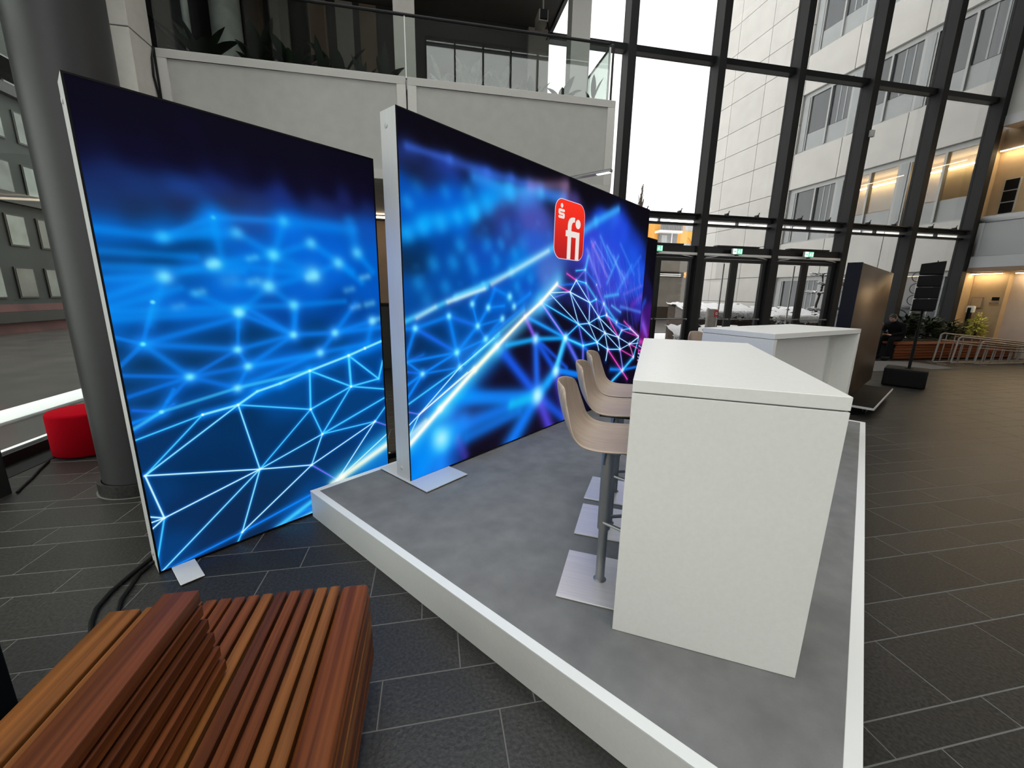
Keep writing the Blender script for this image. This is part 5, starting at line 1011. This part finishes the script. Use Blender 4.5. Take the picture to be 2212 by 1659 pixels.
# stacked barriers
br = empty('barrier_stack', (12.7, 8.1, 0), -.02, label='stack of grey metal crowd barriers beside the far bench', cat='barrier')
for q, (oy_, ox, zt) in enumerate(((.0, 0, .78), (-.16, .35, .70), (-.32, .85, .60))):
    f = MB(); L = 3.9
    def zr(x): return zt - .085 * x
    f.tube([(ox, oy_, .05), (ox + .08, oy_, zr(0) - .03), (ox + .15, oy_, zr(0)), (ox + L, oy_, zr(L))], .02, 8)
    f.tube([(ox, oy_, .035), (ox + L, oy_, .035)], .018, 8).tube([(ox + .1, oy_, zr(0) - .17), (ox + L, oy_, zr(L) - .12)], .016, 8)
    fr_ = f.obj('barrier_frame', m_galv, br, smooth=True)
    for k in range(13):
        x = ox + .22 + k * .285
        MB().tube([(x, oy_, .035), (x + .04, oy_, zr(x - ox) - (.17 if q else .0))], .013, 6).obj('bar', m_galv, fr_, smooth=True)
    for x in (ox + .15, ox + 1.9, ox + 3.6): MB().box(x - .03, oy_ - .2, .0, x + .03, oy_ + .2, .015).obj('foot', m_galv, fr_)
# far bench with horizontal boards
fb = empty('planter_bench', (12.22, 8.66, 0), label='long reddish wooden bench with horizontal boards before the plants', cat='bench')
for k in range(5): MB().box(0, .012 * (k % 2), .04 + .075 * k, 4.36, .03 + .012 * (k % 2), .04 + .075 * k + .062).obj('front_board', m_woodfar, fb)
for k in range(4): MB().box(-.03, -.03 + .13 * k, .415, 4.38, -.03 + .13 * k + .118, .455).obj('seat_board', m_woodfar, fb, bevel=.006, seg=1)
MB().box(.03, .05, 0, 4.34, .48, .41).obj('core', m_black, fb)
MB().box(.0, .52, 0, 4.2, 1.0, .5).obj('planter_box', m_bark, fb)
# ------------------------------------------------------------------ plants
def blade(L, wd, bend, n=8):
    b = MB(); vs = []; fs = []
    for i in range(n + 1):
        q = i / n; a = bend * q * q; x = L * q * math.cos(a * .9); z = L * q * math.sin(1 - 0) if False else 0
        ang = bend * q; 
        qq = max(0, (q - .22) / .78); w_ = max(.006, wd * math.sin(PI * min(1, .02 + .98 * qq)) ** .8) if q < 1 else 0.002
        r_ = L * q; px = r_ * math.sin(ang * .55); pz = r_ * math.cos(ang * .55)
        vs += [(px, -w_, pz + .0), (px + w_ * .35, 0, pz - w_ * .3), (px, w_, pz)]
    for i in range(n):
        a = i * 3; fs += [(a, a + 1, a + 4, a + 3), (a + 1, a + 2, a + 5, a + 4)]
    b.add(vs, fs); return b
leafm = {}
def leafmesh(kind, m_):
    key = (kind, m_.name)
    if key not in leafm:
        L, wd, be = [(.55, .052, .6), (.46, .066, 1.0), (.40, .048, 1.5), (.32, .07, .9)][kind]
        leafm[key] = blade(L, wd, be).mesh('leaf', m_, smooth=True, ang=80)
    return leafm[key]
def plant(x, y, z, n, sc_, lab, m_=None, lean=.55, seed=0, group=None, stem=.12, cat='plant'):
    r = empty('leafy_plant', (x, y, z), label=lab, cat=cat, group=group); rd = random.Random(seed)
    MB().tube([(0, 0, 0), (.01, 0, stem)], .018, 6).obj('stem', m_leaf2, r)
    for i in range(n):
        a = 2 * PI * i / n * 1.618 * 2 + rd.uniform(-.3, .3)
        dn_ = max(0, -math.sin(a)); inst('leaf', leafmesh(rd.randrange(4), m_ or m_leaf), r, (0, 0, stem * rd.uniform(.2, 1)), (0, rd.uniform(.1, lean) * (1 - .75 * dn_), a), tuple([sc_ * rd.uniform(.75, 1.15)] * 3))
    return r
GP = 'plants along the balcony railing'
for i, (x, sc_, n, lab) in enumerate(((-3.02, 1.25, 9, 'dark leafy plant at the far left end of the balcony railing'), (-2.28, 1.15, 8, 'broad dark plant right of the round stone column on the balcony'), (-1.86, 1.2, 9, 'dark upright plant left of the middle of the left railing pane'), (-1.45, .85, 8, 'low dark plant near the middle of the left railing pane'), (-1.2, 1.2, 7, 'tall broad leaved plant right of the middle of the left railing pane'), (-.9, .7, 9, 'low dark bushy plant second from the slim pale column'), (-.58, .85, 11, 'light tipped plant just left of the slim pale column'))):
    plant(x, 7.12, 4.40, n + 6, sc_ * 1.1, lab, seed=i + 1, group=GP)
for i, (x, sc_, n, lab) in enumerate(((.25, 1.0, 9, 'pale plant first to the right of the slim balcony column'), (.68, 1.15, 9, 'pale fan shaped plant behind the right railing pane'), (1.15, 1.1, 10, 'pale leafy plant in the centre of the right railing pane'))):
    plant(x, 7.12, 4.40, n + 6, sc_ * .9, lab, m_=m_leafpale, seed=20 + i, group=GP)
plant(1.66, 7.12, 4.40, 5, .8, 'thin leaved plant left of the square grey balcony column', seed=31, group=GP)
plant(2.10, 6.92, 4.40, 9, .85, 'arching green plant before the square grey balcony column', m_=m_leaf2, lean=1.2, seed=33, group=GP)
plant(2.6, 6.9, 4.40, 5, .7, 'small dark plant at the right end of the balcony', lean=1.1, seed=35, group=GP)
def bush(x, y, z, rx, rz, n, lab, m_, seed, L=.16):
    r = empty('shrub', (x, y, z), label=lab, cat='plant'); rd = random.Random(seed); b = MB(); st_ = MB()
    for i in range(n):
        a = rd.uniform(0, 2 * PI); q = math.sqrt(rd.random()); p = Vector((rx * q * math.cos(a), min(.12, rx * .4 * q * math.sin(a)), rz * rd.uniform(.08, 1) * (1 - .45 * q * q)))
        d = Vector((math.cos(a), math.sin(a), rd.uniform(-.5, .7))).normalized() * L * rd.uniform(.6, 1.3); sd = d.cross(Vector((rd.uniform(-.3, .3), rd.uniform(-.3, .3), 1))).normalized() * L * .13
        if p.y + d.y > .26: d.y = -abs(d.y)
        b.poly([p, p + d * .45 + sd, p + d, p + d * .45 - sd])
    for i in range(7):
        a = 2 * PI * i / 7; st_.tube([(0, 0, 0), (rx * .4 * math.cos(a), rx * .25 * math.sin(a), rz * .6)], .008, 5)
    b.obj('foliage', m_, r, kind='stuff'); st_.obj('stems', m_bark, r)
bush(13.45, 9.4, .5, .30, .80, 420, 'grassy palm like shrub right behind the seated person', m_leaf2, 1, .3)
bush(14.28, 9.4, .5, .30, .66, 520, 'dense green shrub behind the speaker pole', m_leaf2, 2, .24)
bush(15.08, 9.4, .5, .30, .52, 420, 'low green shrub next to the last dark mullion', m_leaf2, 3, .22)
bush(12.62, 9.4, .5, .26, .42, 160, 'small pale leaved plant left of the seated person', m_leafpale, 4, .16)
bush(15.95, 9.3, .5, .24, .78, 420, 'yellow green shrub in front of the sand wall', m_leafy, 5, .16)

# ------------------------------------------------------------------ seated person
def skin_chain(name, pts, edges, rad, m_, parent, sub=2):
    me = bpy.data.meshes.new(name); me.from_pydata(pts, edges, []); me.materials.append(m_)
    o = bpy.data.objects.new(name, me); COL.objects.link(o); o.parent = parent
    sk_ = o.modifiers.new('skin', 'SKIN'); sk_.use_smooth_shade = True
    if not me.skin_vertices: me.skin_vertices.new()
    for i, r_ in enumerate(rad): me.skin_vertices[0].data[i].radius = (r_, r_) if not isinstance(r_, tuple) else r_
    me.skin_vertices[0].data[0].use_root = True
    sb = o.modifiers.new('sub', 'SUBSURF'); sb.levels = sub; sb.render_levels = sub
    return o
pe = empty('person', (12.42, 8.86, 0), math.radians(98), label='person in black jacket sitting on the far bench looking down', cat='person')
# local frame: +y is where the person faces
P = [(0, 0, .60), (0, .02, .72), (0, .09, .86), (0, .17, .96), (0, .24, 1.03),
     (-.10, .05, .575), (-.12, .42, .56), (-.12, .44, .10), (.10, .05, .575), (.13, .42, .56), (.13, .46, .10),
     (-.18, .14, .94), (-.25, .17, .73), (-.08, .38, .67), (.18, .14, .94), (.25, .17, .73), (.08, .38, .67)]
E_ = [(0, 1), (1, 2), (2, 3), (3, 4), (0, 5), (5, 6), (6, 7), (0, 8), (8, 9), (9, 10), (3, 11), (11, 12), (12, 13), (3, 14), (14, 15), (15, 16)]
Rr = [(.17, .14), (.18, .14), (.20, .15), (.16, .12), .06, .10, .075, .055, .10, .075, .055, .075, .055, .04, .075, .055, .04]
body = skin_chain('body', P, E_, Rr, m_cloth, pe)
for s in (-1, 1):
    MB().box(s * .125 - .045, .38, 0.008, s * .125 + .045, .64, .10).obj('shoe', m_black, body, bevel=.03, seg=3)
head = MB(); pr_ = []
for i in range(13):
    th = PI * i / 12; pr_.append((max(.002, math.sin(th)), -math.cos(th)))
head.lathe(pr_, 20)
hv = []
for x, y_, z in head.v:
    X = x * .075; Yy = y_ * .092; Z = z * .115
    if z < -.2: X *= 1 + .25 * (z + .2); Yy *= 1 + .15 * (z + .2)
    if y_ > .75 and abs(x) < .28 and -.35 < z < .15: Yy += .022 * (1 - abs(x) / .28)
    hv.append((X, Yy, Z))
head.v = hv
hd_ = head.obj('head', m_skin, pe, smooth=True, ang=80); hd_.location = (0, .30, 1.11); hd_.rotation_euler = (math.radians(-38), 0, 0)
for s in (-1, 1):
    MB().lathe([(.004, -.004), (.011, 0), (.004, .004)], 10, T(s * .03, .083, .008)).obj('eye', m_black, hd_)
    MB().box(s * .074 - .008, -.02, -.03, s * .074 + .008, .012, .03).obj('ear', m_skin, hd_, bevel=.006)
MB().box(-.024, .078, -.058, .024, .088, -.05).obj('mouth', mat('lips', (.30, .10, .09), .5), hd_, bevel=.003)
hr = MB(); hr.lathe([(max(.002, math.sin(PI * i / 12)), -math.cos(PI * i / 12)) for i in range(13)], 18)
hr.v = [(x * .083, y_ * .10 - .012, max(z * .122, -.02 - .06 * (y_ < 0) + .08 * (y_ > .4)) + .004) for x, y_, z in hr.v]
hr.obj('hair', m_hair, hd_, smooth=True, ang=80)
for s in (-1, 1):
    w_ = Vector((s * .08, .38, .67)); pa = w_ + Vector((-s * .03, .06, .0))
    pts = [tuple(w_), tuple(pa)]; ed = [(0, 1)]; ra = [.026, .034]
    for k, L in enumerate((.058, .066, .062, .05)):
        b0 = pa + Vector((s * (.024 - .016 * k), .02, .0)); i0 = len(pts)
        pts += [tuple(b0), tuple(b0 + Vector((-s * .008, L * .6, .014))), tuple(b0 + Vector((-s * .03, L * .75, .034)))]
        ed += [(1, i0), (i0, i0 + 1), (i0 + 1, i0 + 2)]; ra += [.0095, .009, .0075]
    i0 = len(pts); pts += [tuple(pa + Vector((-s * .035, -.005, .015))), tuple(pa + Vector((-s * .05, .03, .035)))]; ed += [(1, i0), (i0, i0 + 1)]; ra += [.011, .009]
    skin_chain('hand', pts, ed, ra, m_skin, body, 1)
ph = empty('phone', (0, 0, 0), label='dark smartphone held by the seated person', cat='phone')
ph.matrix_world = Matrix.Translation((12.42, 8.86, 0)) @ Matrix.Rotation(math.radians(98), 4, 'Z') @ Matrix.Translation((0, .485, .715)) @ Matrix.Rotation(math.radians(35), 4, 'X')
MB().box(-.036, -.07, 0, .036, .07, .008).obj('case', m_black, ph, bevel=.003); MB().box(-.033, -.066, .0081, .033, .066, .0086).obj('screen', m_darkglass, ph)
